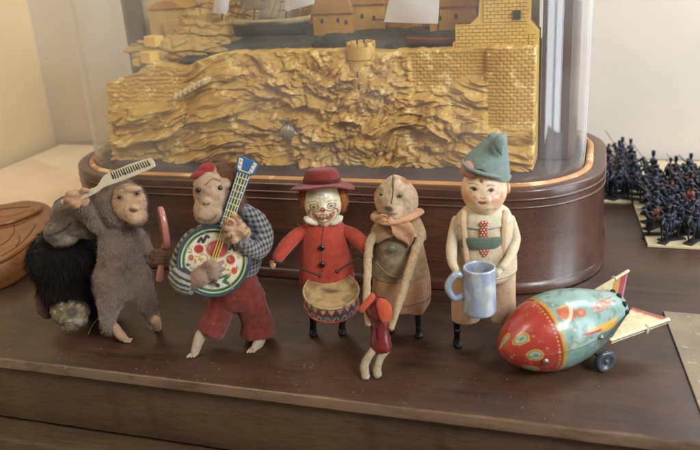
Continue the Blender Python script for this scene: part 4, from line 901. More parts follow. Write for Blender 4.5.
ht = f('hat', hatm_, teal, hd3); fuzz(f, 'nap', hatm_, 5000, .07, .012, ht, spread=1, comb=(0, 0, 0), col=(lin('#65746a'), lin('#94a399')))
f('hat_fold', tube([f.p(503.5, 136, -1.0), f.p(500, 141, -1.25), f.p(499.5, 148, -1.35), f.p(501.5, 155, -1.3)], [.20, .34, .26, .06], n=18, bump=.1), teal, ht)
br_ = tube([f.p(463, 160, .3), f.p(464, 165, -.9), f.p(472, 170, -1.45), f.p(484, 174, -1.62), f.p(497, 177, -1.45), f.p(508, 178, -.6), f.p(510, 176, .4)], [.09, .11, .12, .12, .12, .12, .09], n=12)
f('hat_brim', br_, teal, ht)
f('hat_lining', roughen(ell(f.p(468.5, 169.5, -.72), (.52, .55, .52), rotm(0, -.6, 0), nu=30, nv=20), .05, 3), felt('pink_lining', '#b0806c'), ht)
f('hair', roughen(ell(f.p(479, 171.3, -1.32), (.5, .28, .16), rotm(0, .25, 0), nu=26, nv=16), .05, 5), felt('black_hair', '#17100d'), hd3)
whitef = felt('ivory_felt', '#c2b79e', var=.3)
f('collar', roughen(loft([f.sec(455.5, 512, 221, 0, .86), f.sec(454.5, 513, 218.5, 0, .88), f.sec(459, 510, 212, 0, .9), f.sec(464, 506, 208, 0, .9), f.sec(467, 503, 206, 0, .9)], n=64, wob=.03), .05, 1.2), whitef)
def tie_paint(v):
    P = Paint(v[:, 0], v[:, 2], '#9c3326')
    for i in range(-3, 4):
        for j in range(24):
            P.oval(tieo[0] + i * .2 + (j % 2) * .1, tieo[2] - j * .17, .055, .05, '#d0bfa2', .95, .4)
    return P.c
tieo = f.p(484, 219, -1.6)
tie = loft([f.sec(481, 487, 221, -1.62, .35), f.sec(479, 488.5, 224, -1.66, .3), f.sec(480.5, 487, 228, -1.62, .25), f.sec(479.5, 488.5, 240, -1.62, .2), f.sec(480, 489, 252, -1.62, .18), f.sec(482, 487, 257.5, -1.6, .18)], n=70, k=24)
f('tie', tie, attrfelt, paint=tie_paint)
c_ = f.sec(452, 516, 270); stitches(f, [(c_[0] + c_[3] * 1.01 * math.cos(a), c_[1] + c_[4] * 1.01 * math.sin(a), c_[2] + .02) for a in np.linspace(PI, PI * 2, 22)], 'hem_stitches', felt('tan_thread', '#7c6448'), bo, .2, .02)
f('chest_band', tube([f.p(465, 244, -1.25), f.p(473, 243.6, -1.62), f.p(484, 243.4, -1.72), f.p(495, 243, -1.62), f.p(503, 242.4, -1.25)], .42, n=20, flat=.25, ref=(0, 1, 0)), felt('grey_green_felt', '#5b675a', dark='#4a5549'))
tanf = felt('tan_strap_felt', '#b89c78', dark='#a58863')
for pts in ([(464, 212, -.9), (463.5, 222, -1.35), (465, 240, -1.42), (467, 262, -1.4)], [(505.5, 212, -.9), (504.5, 222, -1.35), (503.5, 240, -1.42), (503, 262, -1.35)]):
    f('strap', tube([f.p(*q) for q in pts], .17, n=14, flat=.4, ref=(0, 1, 0)), tanf)
ivory = felt('ivory_sleeve', '#c0b193', dark='#a4947a', var=.4)
a1 = tube([f.p(456, 220, -.1), f.p(453.5, 234, -.5), f.p(451.5, 250, -1.1), f.p(452.5, 263, -1.9), f.p(456, 270, -2.3)], [.28, .34, .35, .28, .22], n=24, bump=.03)
ao = f('arm', a1, ivory); doll_hand(f, f.p(457, 273, -2.45), f.p(460, 277, -2.7) - f.p(456, 269, -2.3), .34, ivory, ao, 1.0)
a2 = tube([f.p(511, 219, -.1), f.p(513.5, 230, -.4), f.p(515, 241, -.8), f.p(510, 257, -1.7), f.p(503, 267, -2.3)], [.26, .32, .34, .3, .24], n=24, bump=.03)
ao = f('arm', a2, ivory); f('elbow_tip', ell(f.p(516.5, 235, -.6), (.2, .22, .42), rotm(0, -.15, 0), nu=20, nv=16), ivory, ao); doll_hand(f, f.p(499, 271, -2.5), f.p(497, 274, -2.7) - f.p(502, 268, -2.3), .42, ivory, ao, .9)
# ---- mug
mc = f.p(479.5, 311, -2.55); wc = f.o + f.R.T @ mc
me_ = bpy.data.objects.new('mug', None); COL.objects.link(me_); me_.location = Vector(wc * CM); me_.rotation_euler = (0, 0, YAW); tag(me_, 'blue grey glazed stoneware mug held by the boy doll', 'mug')
mh = f.p(479, 266.5, -2.55)[2] - mc[2]; mr_ = 1.0
def mug_paint(v):
    P = Paint(v[:, 0], v[:, 2], '#8791a4'); P.noise(v * A(1, 1, .35), 1.6, -.05, '#a3aab0', .9, 3, .35); P.noise(v * A(1, 1, .3), 2.6, .1, '#7c8cab', .6, 8, .5); P.noise(v, 5, .34, '#5c6a86', .5, 5, .2)
    P.oval(.2, 1.3, .35, .8, '#a8a496', .6, .6); P.mask(sst(v[:, 2], mh - .14, mh - .04), '#a9b2b8', .7)
    P.noise(v, 1.2, .2, '#bcc0bc', .6, 33, .3); return P.c
glaze = mat('mug_glaze', rough=.22, attr=True, var=.15, vs=200, bump=.1, coat=.5)
pr = [(.001, .0), (mr_ * 1.0, 0), (mr_ * 1.04, .08), (mr_ * 1.03, .3), (mr_ * 1.0, mh * .5), (mr_ * .98, mh - .3), (mr_ * .99, mh - .06), (mr_ * .95, mh), (mr_ * .86, mh - .03), (mr_ * .82, mh - .3), (mr_ * .82, .5), (.001, .45)]
q_ = [pr[0]]
for a, b in zip(pr[:-1], pr[1:]):
    nst = max(1, int(math.hypot(b[0] - a[0], b[1] - a[1]) / .08)); q_ += [(a[0] + (b[0] - a[0]) * i / nst, a[1] + (b[1] - a[1]) * i / nst) for i in range(1, nst + 1)]
obj('mug_body', lathe(q_, 110), glaze, me_, paint=mug_paint)
obj('handle', tube([(-.95, 0, mh * .82), (-1.45, 0, mh * .85), (-1.86, 0, mh * .68), (-1.86, 0, mh * .5), (-1.5, 0, mh * .33), (-.95, 0, mh * .38)], [.2, .22, .22, .22, .21, .2], n=20, k=10), glaze, me_, paint=mug_paint)
obj('inside_shade', lathe([(.001, mh - 1.3), (mr_ * .815, mh - 1.3)], 60), mat('mug_shade_grey', '#5a5860', .5), me_)  # grey disc: the shade down inside the mug, put into its colour

# ================================================================== banjo monkey
f = Frame('banjo_player', 230, 344, 'ape doll in checked shirt and dark red trousers playing the painted banjo', 'monkey doll')
redt = felt('dark_red_trousers', '#78352a', dark='#5a2118', var=.8, wear='#8f4a3a', ws=80, wth=.62)
tm = []
tm.append(loft([f.sec(216, 252, 268, .1), f.sec(213, 258, 280, .1), f.sec(212, 262, 292, .1), f.sec(214, 262, 300, .1), f.sec(222, 254, 306, .1)], n=40))
tm.append(tube([f.p(226, 292, .1), f.p(222, 306, -.1), f.p(216, 320, -.3), f.p(210, 332, -.5)], [1.05, .98, .98, 1.0], n=30, round_=False))
tm.append(tube([f.p(246, 290, .1), f.p(252, 306, .1), f.p(257, 320, .1), f.p(258, 334, 0)], [1.15, 1.08, 1.1, 1.25], n=30, round_=False))
tj = roughen(fuse(join(*tm), .09, 3), .15, .9, 5); _v = tj[0]; _v[:, 1] += .10 * np.sin(_v[:, 0] * 3.4 + _v[:, 2] * .8) * np.clip(1 - _v[:, 2] / 6, 0, 1); to = f('trousers', tj, redt); fuzz(f, 'nap', tj, 8000, .08, .013, to, spread=1, comb=(0, 0, -.2), col=(lin('#682a1f'), lin('#954636')))
ft = felt('beige_foot_felt', '#a5917a', dark='#86735e')
for pts in ([(206, 331, -.6), (200, 337, -.9), (193, 343, -1.3)], [(262, 337, -.3), (259, 342, -.7), (254, 348, -1.2)]):
    ps = [f.p(*q) for q in pts]; ps[-1][2] = .2; ps[-2][2] = max(.3, ps[-2][2])
    fo = f('foot', join(tube(ps, [.36, .42, .28], n=16, flat=.8, bump=.1), *[tube([ps[-1] + A(k * .16, 0, 0), ps[-1] + A(-.22 + k * .2, -.3, -.08)], [.14, .1], n=8) for k in (-1, 0, 1)]), ft)
def gingham(v, sc=.165):
    a = np.floor(v[:, 0] / sc * 1.0 + v[:, 1] * .7 / sc) % 2; b = np.floor(v[:, 2] / sc) % 2; k = (a + b) / 2
    return (np.array(lin('#8f877c'))[None] * (1 - k[:, None]) + np.array(lin('#2c3140'))[None] * k[:, None])
tor = loft([f.sec(216, 238, 214, .3), f.sec(208, 250, 220, .3), f.sec(206, 262, 232, .3), f.sec(208, 264, 250, .3), f.sec(212, 260, 270, .3), f.sec(216, 254, 276, .3)], n=240, k=26)
f('shirt', tor, attrfelt, paint=gingham)
sl = tube([f.p(246, 212, .1), f.p(257, 222, .0), f.p(263, 236, -.4), f.p(259, 248, -1.1), f.p(250, 249, -1.8), f.p(243, 242, -2.3)], [.55, .68, .70, .68, .6, .5], n=130, k=30, bump=.07); slv = f('sleeve', sl, attrfelt, paint=gingham)
def sp_paint(v):
    P = Paint(v[:, 0], v[:, 2], '#a88462'); P.noise(v, 2.6, .12, '#5d3a26', .9, 3, .12); P.noise(v, 1.2, .0, '#b59472', .5, 8, .4); return P.c
hm_ = []
c = f.p(237, 231, -2.5)
hm_.append(ell(c, (.85, .5, .62), rotm(0, .35, 0), nu=40, nv=28))
for i, (x, y) in enumerate(((226, 222), (225, 228), (227, 234), (231, 240))):
    hm_.append(tube([c + A(-.2, -.1, .3 - .25 * i), f.p(x + 4, y, -2.95), f.p(x, y + 1, -2.75)], [.26, .24, .2], n=14))
hm_.append(tube([c + A(.1, 0, .2), f.p(238, 219, -2.7), f.p(233, 215, -2.5)], [.25, .22, .17], n=12))
hf = roughen(fuse(join(*hm_), .05, 2), .03, 3); f('hand', hf, attrfelt, slv, paint=sp_paint)
# lower sleeve with striped cuff and hand over the banjo
def stripes(v):
    k = (np.sin((v[:, 2] * .9 + v[:, 0] * .35) * 2 * PI / .30) > .1).astype(float)[:, None]; return np.array(lin('#8f887a'))[None] * (1 - k) + np.array(lin('#34383a'))[None] * k
s2_ = tube([f.p(209, 228, .2), f.p(190, 240, -.6), f.p(179, 262, -1.6), f.p(180, 278, -2.5), f.p(190, 285, -3.0)], [.45, .52, .54, .56, .52], n=90, k=26, bump=.06); sv2 = f('sleeve', s2_, attrfelt, paint=stripes)
f('cuff', tube([f.p(178, 273, -2.3), f.p(185, 282, -2.95), f.p(194, 285, -3.15)], [.72, .78, .66], n=90, k=26, bump=.05, round_=False), attrfelt, sv2, paint=stripes)
hm_ = [ell(f.p(204, 274, -3.15), (.95, .4, .62), rotm(0, -.35, 0), nu=40, nv=26), tube([f.p(193, 282, -3.1), f.p(201, 277, -3.2)], [.5, .6], n=16)]
for i, (x, y) in enumerate(((221, 263), (223.5, 269), (221, 275), (216, 280))):
    hm_.append(tube([f.p(207, 270 + 2.5 * i, -3.2), f.p(214, 267 + 3 * i, -3.45), f.p(x, y, -3.1)], [.27, .22, .15], n=12))
hm_.append(tube([f.p(203, 268, -3.2), f.p(208, 263, -3.5), f.p(213, 262, -3.3)], [.22, .19, .14], n=12))
f('hand', roughen(fuse(join(*hm_), .05, 2), .03, 3), felt('mauve_brown_felt', '#8a705e', dark='#6e5648', var=.6), sv2)
# head
hc4 = f.p(217, 190, .1)
hb_ = fuse(join(ell(hc4, (1.35, 1.35, 1.65), nu=50, nv=40), ell(f.p(210, 194, -.9), (1.05, .9, 1.45), nu=40, nv=30), ell(f.p(208, 211, -1.35), (.95, .85, .95), nu=40, nv=30), ell(f.p(204, 184, -1.0), (.7, .5, .45), nu=30, nv=20), ell(f.p(222, 184, -.85), (.6, .4, .4), nu=30, nv=20), ell(f.p(207, 202, -1.65), (.42, .4, .4), nu=20, nv=14)), .055, 7)
hb_ = roughen(hb_, .035, 1.8, 2)
def ape_paint(v):
    U, W = v[:, 0], v[:, 2]; P = Paint(U, W, '#6e4a30'); pt = lambda x, y, d=-1.6: tuple(f.p(x, y, d)[[0, 2]])
    P.oval(*pt(211, 198), 1.28, 2.35, '#a08468', 1, .12); P.noise(v, 1.5, .05, '#b09478', .5, 3, .4)
    P.noise(v, 3.2, .15, '#7e604a', .4, 13, .4); P.line([pt(199, 215), pt(205, 217.5), pt(213, 217), pt(217, 213)], .05, '#4c3528', .9)
    P.oval(*pt(205, 202), .12, .08, '#4a3024', .8, .4); P.oval(*pt(209, 202), .12, .08, '#4a3024', .8, .4)
    P.line([pt(205, 185), pt(212, 180), pt(219, 183)], .06, '#6b4c36', .8); P.line([pt(199, 194), pt(200, 205), pt(198, 210)], .05, '#7c6450', .5)
    P.oval(*pt(208, 211), .5, .3, '#b39a82', .5, .7)
    c = P.c; c[v[:, 1] > hc4[1] + .1] = lin('#5b3a24'); return c
hd4 = f('head', hb_, attrfelt, paint=ape_paint); fuzz(f, 'face_nap', hb_, 4000, .07, .012, hd4, spread=1, comb=(0, 0, 0), col=(lin('#8f7458'), lin('#bfa688')), keep=lambda c: (c[:, 1] < -.6) + 1e-6)
for x, y, d in ((198.5, 190, -1.72), (219.5, 188, -1.42)):
    so = f('eye_socket', ell(f.p(x, y, d + .12), (.24, .14, .24), nu=20, nv=14), felt('socket_%d' % int(x), '#6e5544'), hd4); f('eye', ell(f.p(x, y, d), (.14, .12, .15), nu=20, nv=14), black, hd4)
hr_ = join(roughen(ell(f.p(224, 182, .3), (1.15, 1.3, 1.3), nu=50, nv=36), .1, 1.3, 4), roughen(ell(f.p(232, 196, .2), (.75, .9, 1.5), nu=40, nv=30), .1, 1.3, 7))
ho = f('hair', hr_, felt('brown_hair', '#5b3a22'), hd4); fuzz(f, 'hair_strands', hr_, 9000, .4, .02, ho, spread=.5, comb=(.2, -.1, -1.2), col=(lin('#4d2f1b'), lin('#8b6240')), clump=1.0, patch=.5)
capm = felt('red_cap_felt', '#84281f', var=.4)
f('cap', roughen(join(loft([f.sec(193, 214, 175, -.5, .7), f.sec(195, 214, 171, -.5, .75), f.sec(199, 215, 166.5, -.45, .75), f.sec(203, 213, 163.5, -.4, .6), f.sec(206, 210, 162.5, -.4, .5)], n=36), ell(f.p(199, 173.5, -.6), (.6, .6, .22), rotm(0, -.35, 0), nu=24, nv=16)), .04, 1.6, 4), capm, hd4)
# ---- banjo (leans towards the camera, its own axes)
bo_ = f.p(213.8, 261, -2.35); wo = f.o + f.R.T @ bo_
be = bpy.data.objects.new('banjo', None); COL.objects.link(be); be.location = Vector(wo * CM); be.rotation_euler = (0, 0, YAW); tag(be, 'painted tin banjo with red dots on a cream face and a blue neck', 'banjo')
tgt = f.p(248.5, 160, -.4); ex = nrm(tgt - bo_); vd = f.vec(nrm(wo - CAM)); nz_ = nrm(-vd - ex * (-vd).dot(ex)); ey = np.cross(nz_, ex)   # ex along the neck, nz_ out of the face
iu = f.vec(RIGHT); iv = f.vec(UPV)
def bl(a, b, h): return ex * a + ey * b + nz_ * h
R0 = 2.32
def px2(px, py): return (f.p(px, py, -2.35) - bo_)
def face_paint(v):
    U = v @ iu; W = v @ iv; rr = np.sqrt((v @ ex) ** 2 + (v @ ey) ** 2); c = np.tile(lin('#33454d'), (len(v), 1)); P = Paint(U, W, c); k = R0 / 203.
    P.mask(1 - sst(abs(rr / R0 - .86), .02, .03), '#a3ad7a'); P.mask(1 - sst(abs(rr / R0 - .82), .022, .03), '#31503c'); P.mask(1 - sst(rr / R0, .77, .79), '#c6bb9d')
    P.mask(1 - sst(abs(rr / R0 - .775), .008, .016), '#8f9a60', .8)
    z = lambda x, y: ((x - 270) * k, (215 - y) * k)
    rd, nv_, ye, gn = '#9c2c22', '#1f2a3c', '#a08a2c', '#3c5a34'
    P.oval(*z(290, 148), 62 * k, 50 * k, '#9a3328', .95)
    P.oval(*z(190, 148), 27 * k, 25 * k, rd); P.oval(*z(362, 208), 25 * k, 26 * k, rd); P.oval(*z(147, 195), 15 * k, 17 * k, '#b04a26'); P.oval(*z(381, 270), 17 * k, 20 * k, '#b0402a')
    P.line([z(188, 108), z(205, 88), z(214, 110), z(232, 78), z(244, 82)], 10 * k, nv_); P.line([z(358, 150), z(372, 128), z(384, 155), z(400, 140)], 10 * k, nv_)
    P.line([z(300, 308), z(352, 296), z(330, 322), z(348, 342), z(322, 330)], 10 * k, gn); P.line([z(216, 322), z(290, 352)], 16 * k, nv_)
    for x, y, rx, ry, c_ in ((130, 235, 11, 9, nv_), (200, 205, 16, 8, ye), (345, 265, 18, 6, ye), (170, 215, 6, 14, '#b56a3c'), (360, 285, 5, 12, ye), (140, 165, 12, 4, gn), (150, 155, 4, 10, ye), (395, 250, 4, 9, gn), (225, 130, 6, 6, ye), (320, 220, 9, 12, '#b56a3c'), (310, 250, 10, 5, ye), (335, 240, 5, 12, ye), (180, 190, 14, 4, ye), (350, 170, 10, 4, ye)):
        P.oval(*z(x, y), rx * k, ry * k, c_, .9)
    for i in range(26):
        a = i * 2.4; r_ = (.45 + .3 * ((i * 7) % 5) / 5) * R0; P.oval(math.cos(a) * r_, math.sin(a) * r_, .035, .05, (ye, gn, rd)[i % 3], .8)
    P.ring(*z(215, 200), 22 * k, 22 * k, .05, '#b07a3c', .8); P.noise(v, 2.5, .3, '#8a7d62', .6, 9); return P.c
m_ = lathe([(r, .02 if r < R0 * .8 else .02 + .10 * float(sst(np.array(r / R0), .8, .86))) for r in np.linspace(.001, R0 * .94, 80)], 260, (0, 0, 0), nz_, ex)
obj('banjo_face', (m_[0], [q[::-1] for q in m_[1]]), attrpaint, be, paint=face_paint)
slate = mat('slate_tin', '#2f3f46', .35, var=.4, vs=120, coat=.3, wear='#6f8078', ws=150, wth=.62)
obj('rim', lathe([(R0 * .94, .1), (R0 * .96, .16), (R0 * .99, .14), (R0, .05), (R0, -.55), (R0 * .97, -.62), (.001, -.62)], 120, (0, 0, 0), nz_, ex), slate, be)
blue = mat('neck_blue', '#1f4f7a', .4, var=.3, vs=150, coat=.3); yel = mat('string_yellow', '#b9a24a', .45, var=.2)
L0 = R0 * .96; L1 = np.linalg.norm(tgt - bo_)
nk = obj('neck', prism([(L0, -.36), (L1 - .9, -.44), (L1 - .78, -.62), (L1 - .1, -.68), (L1 + .12, -.3), (L1 + .05, 0), (L1 + .12, .3), (L1 - .1, .68), (L1 - .78, .62), (L1 - .9, .44), (L0, .36)], nz_ * -.25, ex, ey, .5, .07), blue, be, smooth=False)
obj('fingerboard_edge', join(*[tube([bl(L0, s * .30, .27), bl(L1 - 1.0, s * .37, .27)], .035, n=8, k=1) for s in (-1, 1)]), mat('pale_stripe', '#8fa3a0', .5), nk)
obj('string', join(*[tube([bl(-.9, b * .9, .22), bl(0, b * .9, .26), bl(L1 - .95, b * 1.2, .30)], .035, n=8, k=1) for b in (-.17, 0, .17)]), yel, be)
fr_ = []
for i in range(9): a = L0 + .25 + i * .44; fr_.append(tube([bl(a, -.35, .27), bl(a, .35, .27)], .045, n=8, k=1))
obj('fret', join(*fr_), yel, nk)
peg = mat('cream_peg', '#b3ad98', .5)
for s in (-1, 1): obj('peg_plate', join(prism([(L1 - .75, s * .36 - .13), (L1 - .05, s * .46 - .13), (L1 - .05, s * .46 + .13), (L1 - .75, s * .36 + .13)], nz_ * .255, ex, ey, .04), *[ell(bl(L1 - .65 + i * .25, s * .4, .31), .08, nu=12, nv=8) for i in range(3)]), peg, nk, smooth=False)
bd_ = prism([(-1.2, -.42), (-.98, -.42), (-.98, .42), (-1.2, .42)], nz_ * .04, ex, ey, .16, .03); obj('bridge', bd_, blackm, be, smooth=False)

# ================================================================== standing monkey with comb and mirror
f = Frame('monkey_doll', 136, 340, 'standing brown fur monkey doll with a pale felt face below the comb', 'monkey doll')
ms = [ell(f.p(121, 203, .2), (1.65, 1.5, 1.72), nu=40, nv=30)]
ms.append(loft([f.sec(105, 136, 222, .3), f.sec(99, 139, 234, .3), f.sec(98, 141, 250, .3), f.sec(96, 145, 268, .3), f.sec(98, 145, 282, .3), f.sec(102, 145, 291, .3), f.sec(114, 142, 297, .3)], n=40))
ms.append(tube([f.p(112, 278, .1), f.p(111, 296, 0), f.p(108, 314, -.1), f.p(109, 328, -.2)], [1.3, 1.05, .66, .48], n=24))
ms.append(tube([f.p(136, 276, .2), f.p(143, 294, .3), f.p(150, 310, .3), f.p(154, 322, .2)], [1.1, .85, .6, .45], n=24))
ms.append(tube([f.p(104, 226, .3), f.p(95, 220, -.3), f.p(86, 210, -.9), f.p(81, 200, -1.3)], [.75, .62, .5, .42], n=24))
ms.append(tube([f.p(138, 236, .6), f.p(148, 250, .5), f.p(157, 258, .1)], [.6, .45, .36], n=24))
mb = roughen(fuse(join(*ms), .1, 6), .08, 1.0, 5)
mo = f('fur_body', mb, felt('mouse_brown_pile', '#776455', dark='#5c4b3f'))
fuzz(f, 'fur_pile', mb, 34000, .27, .02, mo, spread=.45, comb=(.1, -.1, -.9), col=(lin('#54463b'), lin('#b6a596')), clump=1.3, patch=.7)
fm = fuse(join(ell(f.p(129.5, 203, -1.15), (1.12, .72, 1.32), nu=40, nv=30), ell(f.p(136, 216, -1.35), (.72, .68, .62), nu=30, nv=24), ell(f.p(134.5, 208, -1.75), (.34, .3, .26), nu=20, nv=14), tube([f.p(116, 192, -1.3), f.p(124, 190.5, -1.5), f.p(132, 189, -1.55), f.p(139, 189, -1.35)], [.18, .22, .22, .18], n=12)), .05, 6)
def mface(v):
    P = Paint(v[:, 0], v[:, 2], '#b08c6a'); pt = lambda x, y: tuple(f.p(x, y, -1.6)[[0, 2]]); P.noise(v, 1.4, .0, '#bd9c7a', .6, 3, .4); P.noise(v, 3.0, .1, '#947058', .4, 5, .5)
    P.oval(*pt(134.7, 208.4), .26, .16, '#6e4634', .9, .4); P.line([pt(128, 221), pt(134, 223.5), pt(141, 221.5)], .045, '#5a4032', .8); P.oval(*pt(120, 197), .28, .26, '#86604a', .7, .5); P.oval(*pt(137, 194), .24, .24, '#86604a', .7, .5)
    P.line([pt(126, 203), pt(125, 212), pt(128, 219)], .05, '#8a6c54', .6); P.line([pt(117, 190), pt(123, 188), pt(127, 190)], .07, '#6f4f3c', .6); return P.c
fo = f('face', fm, attrfelt, mo, paint=mface); fuzz(f, 'face_nap', fm, 3500, .07, .012, fo, spread=1, comb=(0, 0, 0), col=(lin('#94785e'), lin('#c2a98c')))
fm2 = (fm[0], fm[1]); mcn = fm[0].mean(0); fuzz(f, 'face_fringe', fm, 2600, .22, .02, fo, spread=.5, comb=(0, .6, -.3), col=(lin('#6c5445'), lin('#ab9280')), keep=lambda c: np.clip((np.hypot((c[:, 0] - mcn[0]) / 1.12, (c[:, 2] - mcn[2]) / 1.5) - .72) * 4, 0, 1) ** 2 + 1e-6)
for x, y, d in ((119.4, 197.2, -1.78), (137.3, 193.3, -1.80)): f('eye', ell(f.p(x, y, d), (.12, .1, .12), nu=18, nv=12), black, fo)
for (x, y, gx, gy) in ((114, 331, 127, 342), (155, 324, 158, 331)):
    a_ = f.p(x, y - 4, -.2); t_ = f.g(gx, gy) + A(0, 0, .17); md = (a_ + t_) / 2; md[2] = max(.35, a_[2] * .45)
    d_ = nrm((t_ - md) * A(1, 1, 0))
    f('foot', join(tube([a_, md, t_], [.36, .34, .2], n=16, bump=.1), *[tube([t_ - d_ * .1 + np.cross(d_, (0, 0, 1)) * k * .15, t_ + d_ * .28 + np.cross(d_, (0, 0, 1)) * k * .2 + A(0, 0, -.06)], [.12, .08], n=8) for k in (-1, 0, 1)]), felt('foot_felt_%d' % gx, '#a28063', dark='#86664c'))
tanh = felt('tan_hand_felt', '#a27a58', dark='#7e5c42')
c = f.p(76, 197, -1.6); ms = [tube([f.p(83, 201, -1.4), c], [.42, .5], n=16)]
for i, (x, y) in enumerate(((66, 199), (65, 203), (68, 206), (73, 207))): ms.append(tube([f.p(78 - i * .5, 195 + i * 2, -1.8), f.p(x + 4, y - 5 + i, -2.1), f.p(x, y, -1.75)], [.24, .22, .17], n=12))
ms.append(tube([f.p(80, 195, -1.6), f.p(83, 190.5, -1.9), f.p(88, 190.5, -1.9)], [.2, .18, .14], n=12))
f('hand', roughen(fuse(join(*ms), .05, 2), .03, 3), tanh, mo)
c = f.p(162, 257, -.2); ms = [tube([f.p(156, 255, -.1), c], [.42, .48], n=16)]
for i in range(4): ms.append(tube([f.p(157, 252 + i * 3.4, -.5), f.p(163, 251.5 + i * 3.4, -.75), f.p(168, 252.5 + i * 3.2, -.5)], [.2, .19, .15], n=12))
ms.append(tube([f.p(160, 252, -.2), f.p(164, 247.5, -.5), f.p(168, 247, -.5)], [.2, .17, .13], n=12))
f('hand', roughen(fuse(join(*ms), .05, 2), .03, 3), felt('brown_hand_felt', '#6b4c38'), mo)
# ---- comb
co = f.p(92, 200, -1.9); wo = f.o + f.R.T @ co; ivm = mat('ivory_comb', '#aca083', .45, var=.3, vs=90, dark='#978a6a')
ce = bpy.data.objects.new('comb', None); COL.objects.link(ce); ce.location = Vector(wo * CM); ce.rotation_euler = (0, 0, YAW); tag(ce, 'ivory coloured comb with broken teeth held over the standing monkey', 'comb')
cx = nrm(f.p(155, 166, -1.5) - f.p(65, 203, -2.0)); cz = nrm(f.vec(-ray(110, 185)) + A(0, -.15, .3)); cz = nrm(cz - cx * cz.dot(cx)); cy = np.cross(cz, cx); s_ = 1 / f.s
def cl(px, py):   # picture point -> comb plane coordinates
    r = f.vec(ray(px, py)); o = f.loc(CAM) - co; t = -(o.dot(cz)) / r.dot(cz); q = o + r * t; return (q.dot(cx), q.dot(cy))
spine = [cl(*q) for q in [(62, 204), (61, 200.5), (66, 198), (90, 189), (97, 186), (103, 177), (108, 173.5), (128, 165), (148, 158.5), (153, 160), (155.5, 165.5), (153, 168), (140, 174), (118, 182.5), (104, 187.5), (98, 192), (86, 198), (68, 204)]]
# body with a window of teeth: two bars and end plates, then the remaining teeth between them
comb = obj('comb_blade', prism(cr([(*q, 0) for q in spine + spine[:1]], 3)[:-1, :2], cz * -.07, cx, cy, .15, .04), ivm, ce, smooth=False)
te = []
for i in range(16):
    x = 111.5 + i * 2.4; yt = 173.2 - (x - 111) * .33; L_ = (5.2, 6, 6, 5.5, 5, 5.6)[i % 6] * (1 - .02 * i); a_, b_ = cl(x, yt), cl(x + 2.2, yt + L_)
    te.append(tube([cx * a_[0] + cy * a_[1] + cz * .075, cx * b_[0] + cy * b_[1] + cz * .075], [.05, .065 if i % 5 else .085], n=8, k=1, flat=.5))
obj('tooth_gap', join(*te), mat('dirty_gap', '#3c3022', .9), ce)
# ---- hand mirror
hp = f.p(160, 272, -.55); wo = f.o + f.R.T @ hp; he = bpy.data.objects.new('hand_mirror', None); COL.objects.link(he); he.location = Vector(wo * CM); he.rotation_euler = (0, 0, YAW); tag(he, 'small pink oval hand mirror held by the standing monkey', 'mirror')
pinkm = mat('pink_celluloid', '#b8776a', .35, var=.4, vs=100, dark='#9c6054', coat=.4); q_ = lambda x, y, d=-.55: f.p(x, y, d) - hp
mcx = q_(163.8, 228); nM = nrm(A(.93, .36, .0)); uM = nrm(np.cross((0, 0, 1), nM)); vM = np.cross(nM, uM)
def ovr(r_, h, a, b): return [mcx + uM * a * r_ * math.cos(t) + vM * b * r_ * math.sin(t) + nM * h for t in np.linspace(0, 2 * PI, 56, endpoint=False)]
def ovstack(st, a, b, fill=True):
    V = [p for r_, h in st for p in ovr(r_, h, a, b)]; F = gridfaces(len(st), 56)
    if fill: F += [tuple(range(56))[::-1], tuple(range((len(st) - 1) * 56, len(st) * 56))]
    return mesh(V, F)
a_, b_ = .95, 1.5
fr0 = obj('frame', ovstack([(.9, -.2), (.97, -.17), (1.0, -.08), (1.0, .08), (.97, .17), (.9, .2), (.8, .17), (.78, .1)], a_, b_), pinkm, he)
obj('mirror_glass', ovstack([(.77, .09), (.77, .12)], a_, b_), mat('tarnished_mirror', '#6b5048', .25, metal=.7, var=.4, vs=80), he)
obj('handle', tube([q_(164.2, 246), q_(162.6, 256), q_(160.8, 268), q_(159.3, 279)], [.2, .2, .22, .25], n=18, flat=.7), pinkm, he)

# ================================================================== hunched plush animal with black fur
f = Frame('plush_animal', 68, 330, 'hunched plush animal with drooping grey cloth head and shaggy black fur body', 'plush toy')
bd_ = roughen(fuse(join(ell(f.p(66, 258, .6), (2.6, 2.2, 2.2), nu=40, nv=30), ell(f.p(70, 285, .5), (2.1, 2.0, 1.8), nu=40, nv=30), ell(f.p(92, 292, .9), (1.4, 1.5, 2.0), nu=40, nv=30)), .15, 6), .15, .8, 3)
bo = f('fur_body', bd_, felt('black_pile', '#14100f'))
g_, c_ = fur(bd_, 15000, .8, .028, spread=.55, comb=(.0, -.2, -.9), col=(lin('#0c0908'), lin('#2c2422')), seg=2, grav=.8, clump=1.4); obj('shaggy_fur', g_, furm, bo, cols=c_, smooth=False)
hd_ = roughen(fuse(join(ell(f.p(76, 216, -1.0), (1.7, 1.5, 1.4), rotm(0, .25, 0), nu=40, nv=30), ell(f.p(59, 228, -1.5), (1.15, 1.0, .85), rotm(0, -.55, 0), nu=40, nv=30), ell(f.p(88, 222, -.8), (1.2, 1.2, 1.2), nu=30, nv=24), ell(f.p(66, 238, -1.35), (1.1, .9, .5), rotm(0, -.2, 0), nu=30, nv=24)), .09, 6), .09, 1.2, 6)
def gpaint(v):
    P = Paint(v[:, 0], v[:, 2], '#6c5e50'); pt = lambda x, y: tuple(f.p(x, y, -2.2)[[0, 2]]); P.noise(v, 1.1, .0, '#8c7c6c', .7, 3, .5); P.noise(v, 2.6, .1, '#5d5046', .5, 7, .4); P.line([pt(51, 234), pt(58, 232), pt(66, 228), pt(72, 222)], .09, '#2f2620', .9); P.oval(*pt(80, 204), .35, .28, '#8f8a86', .7, .6); return P.c
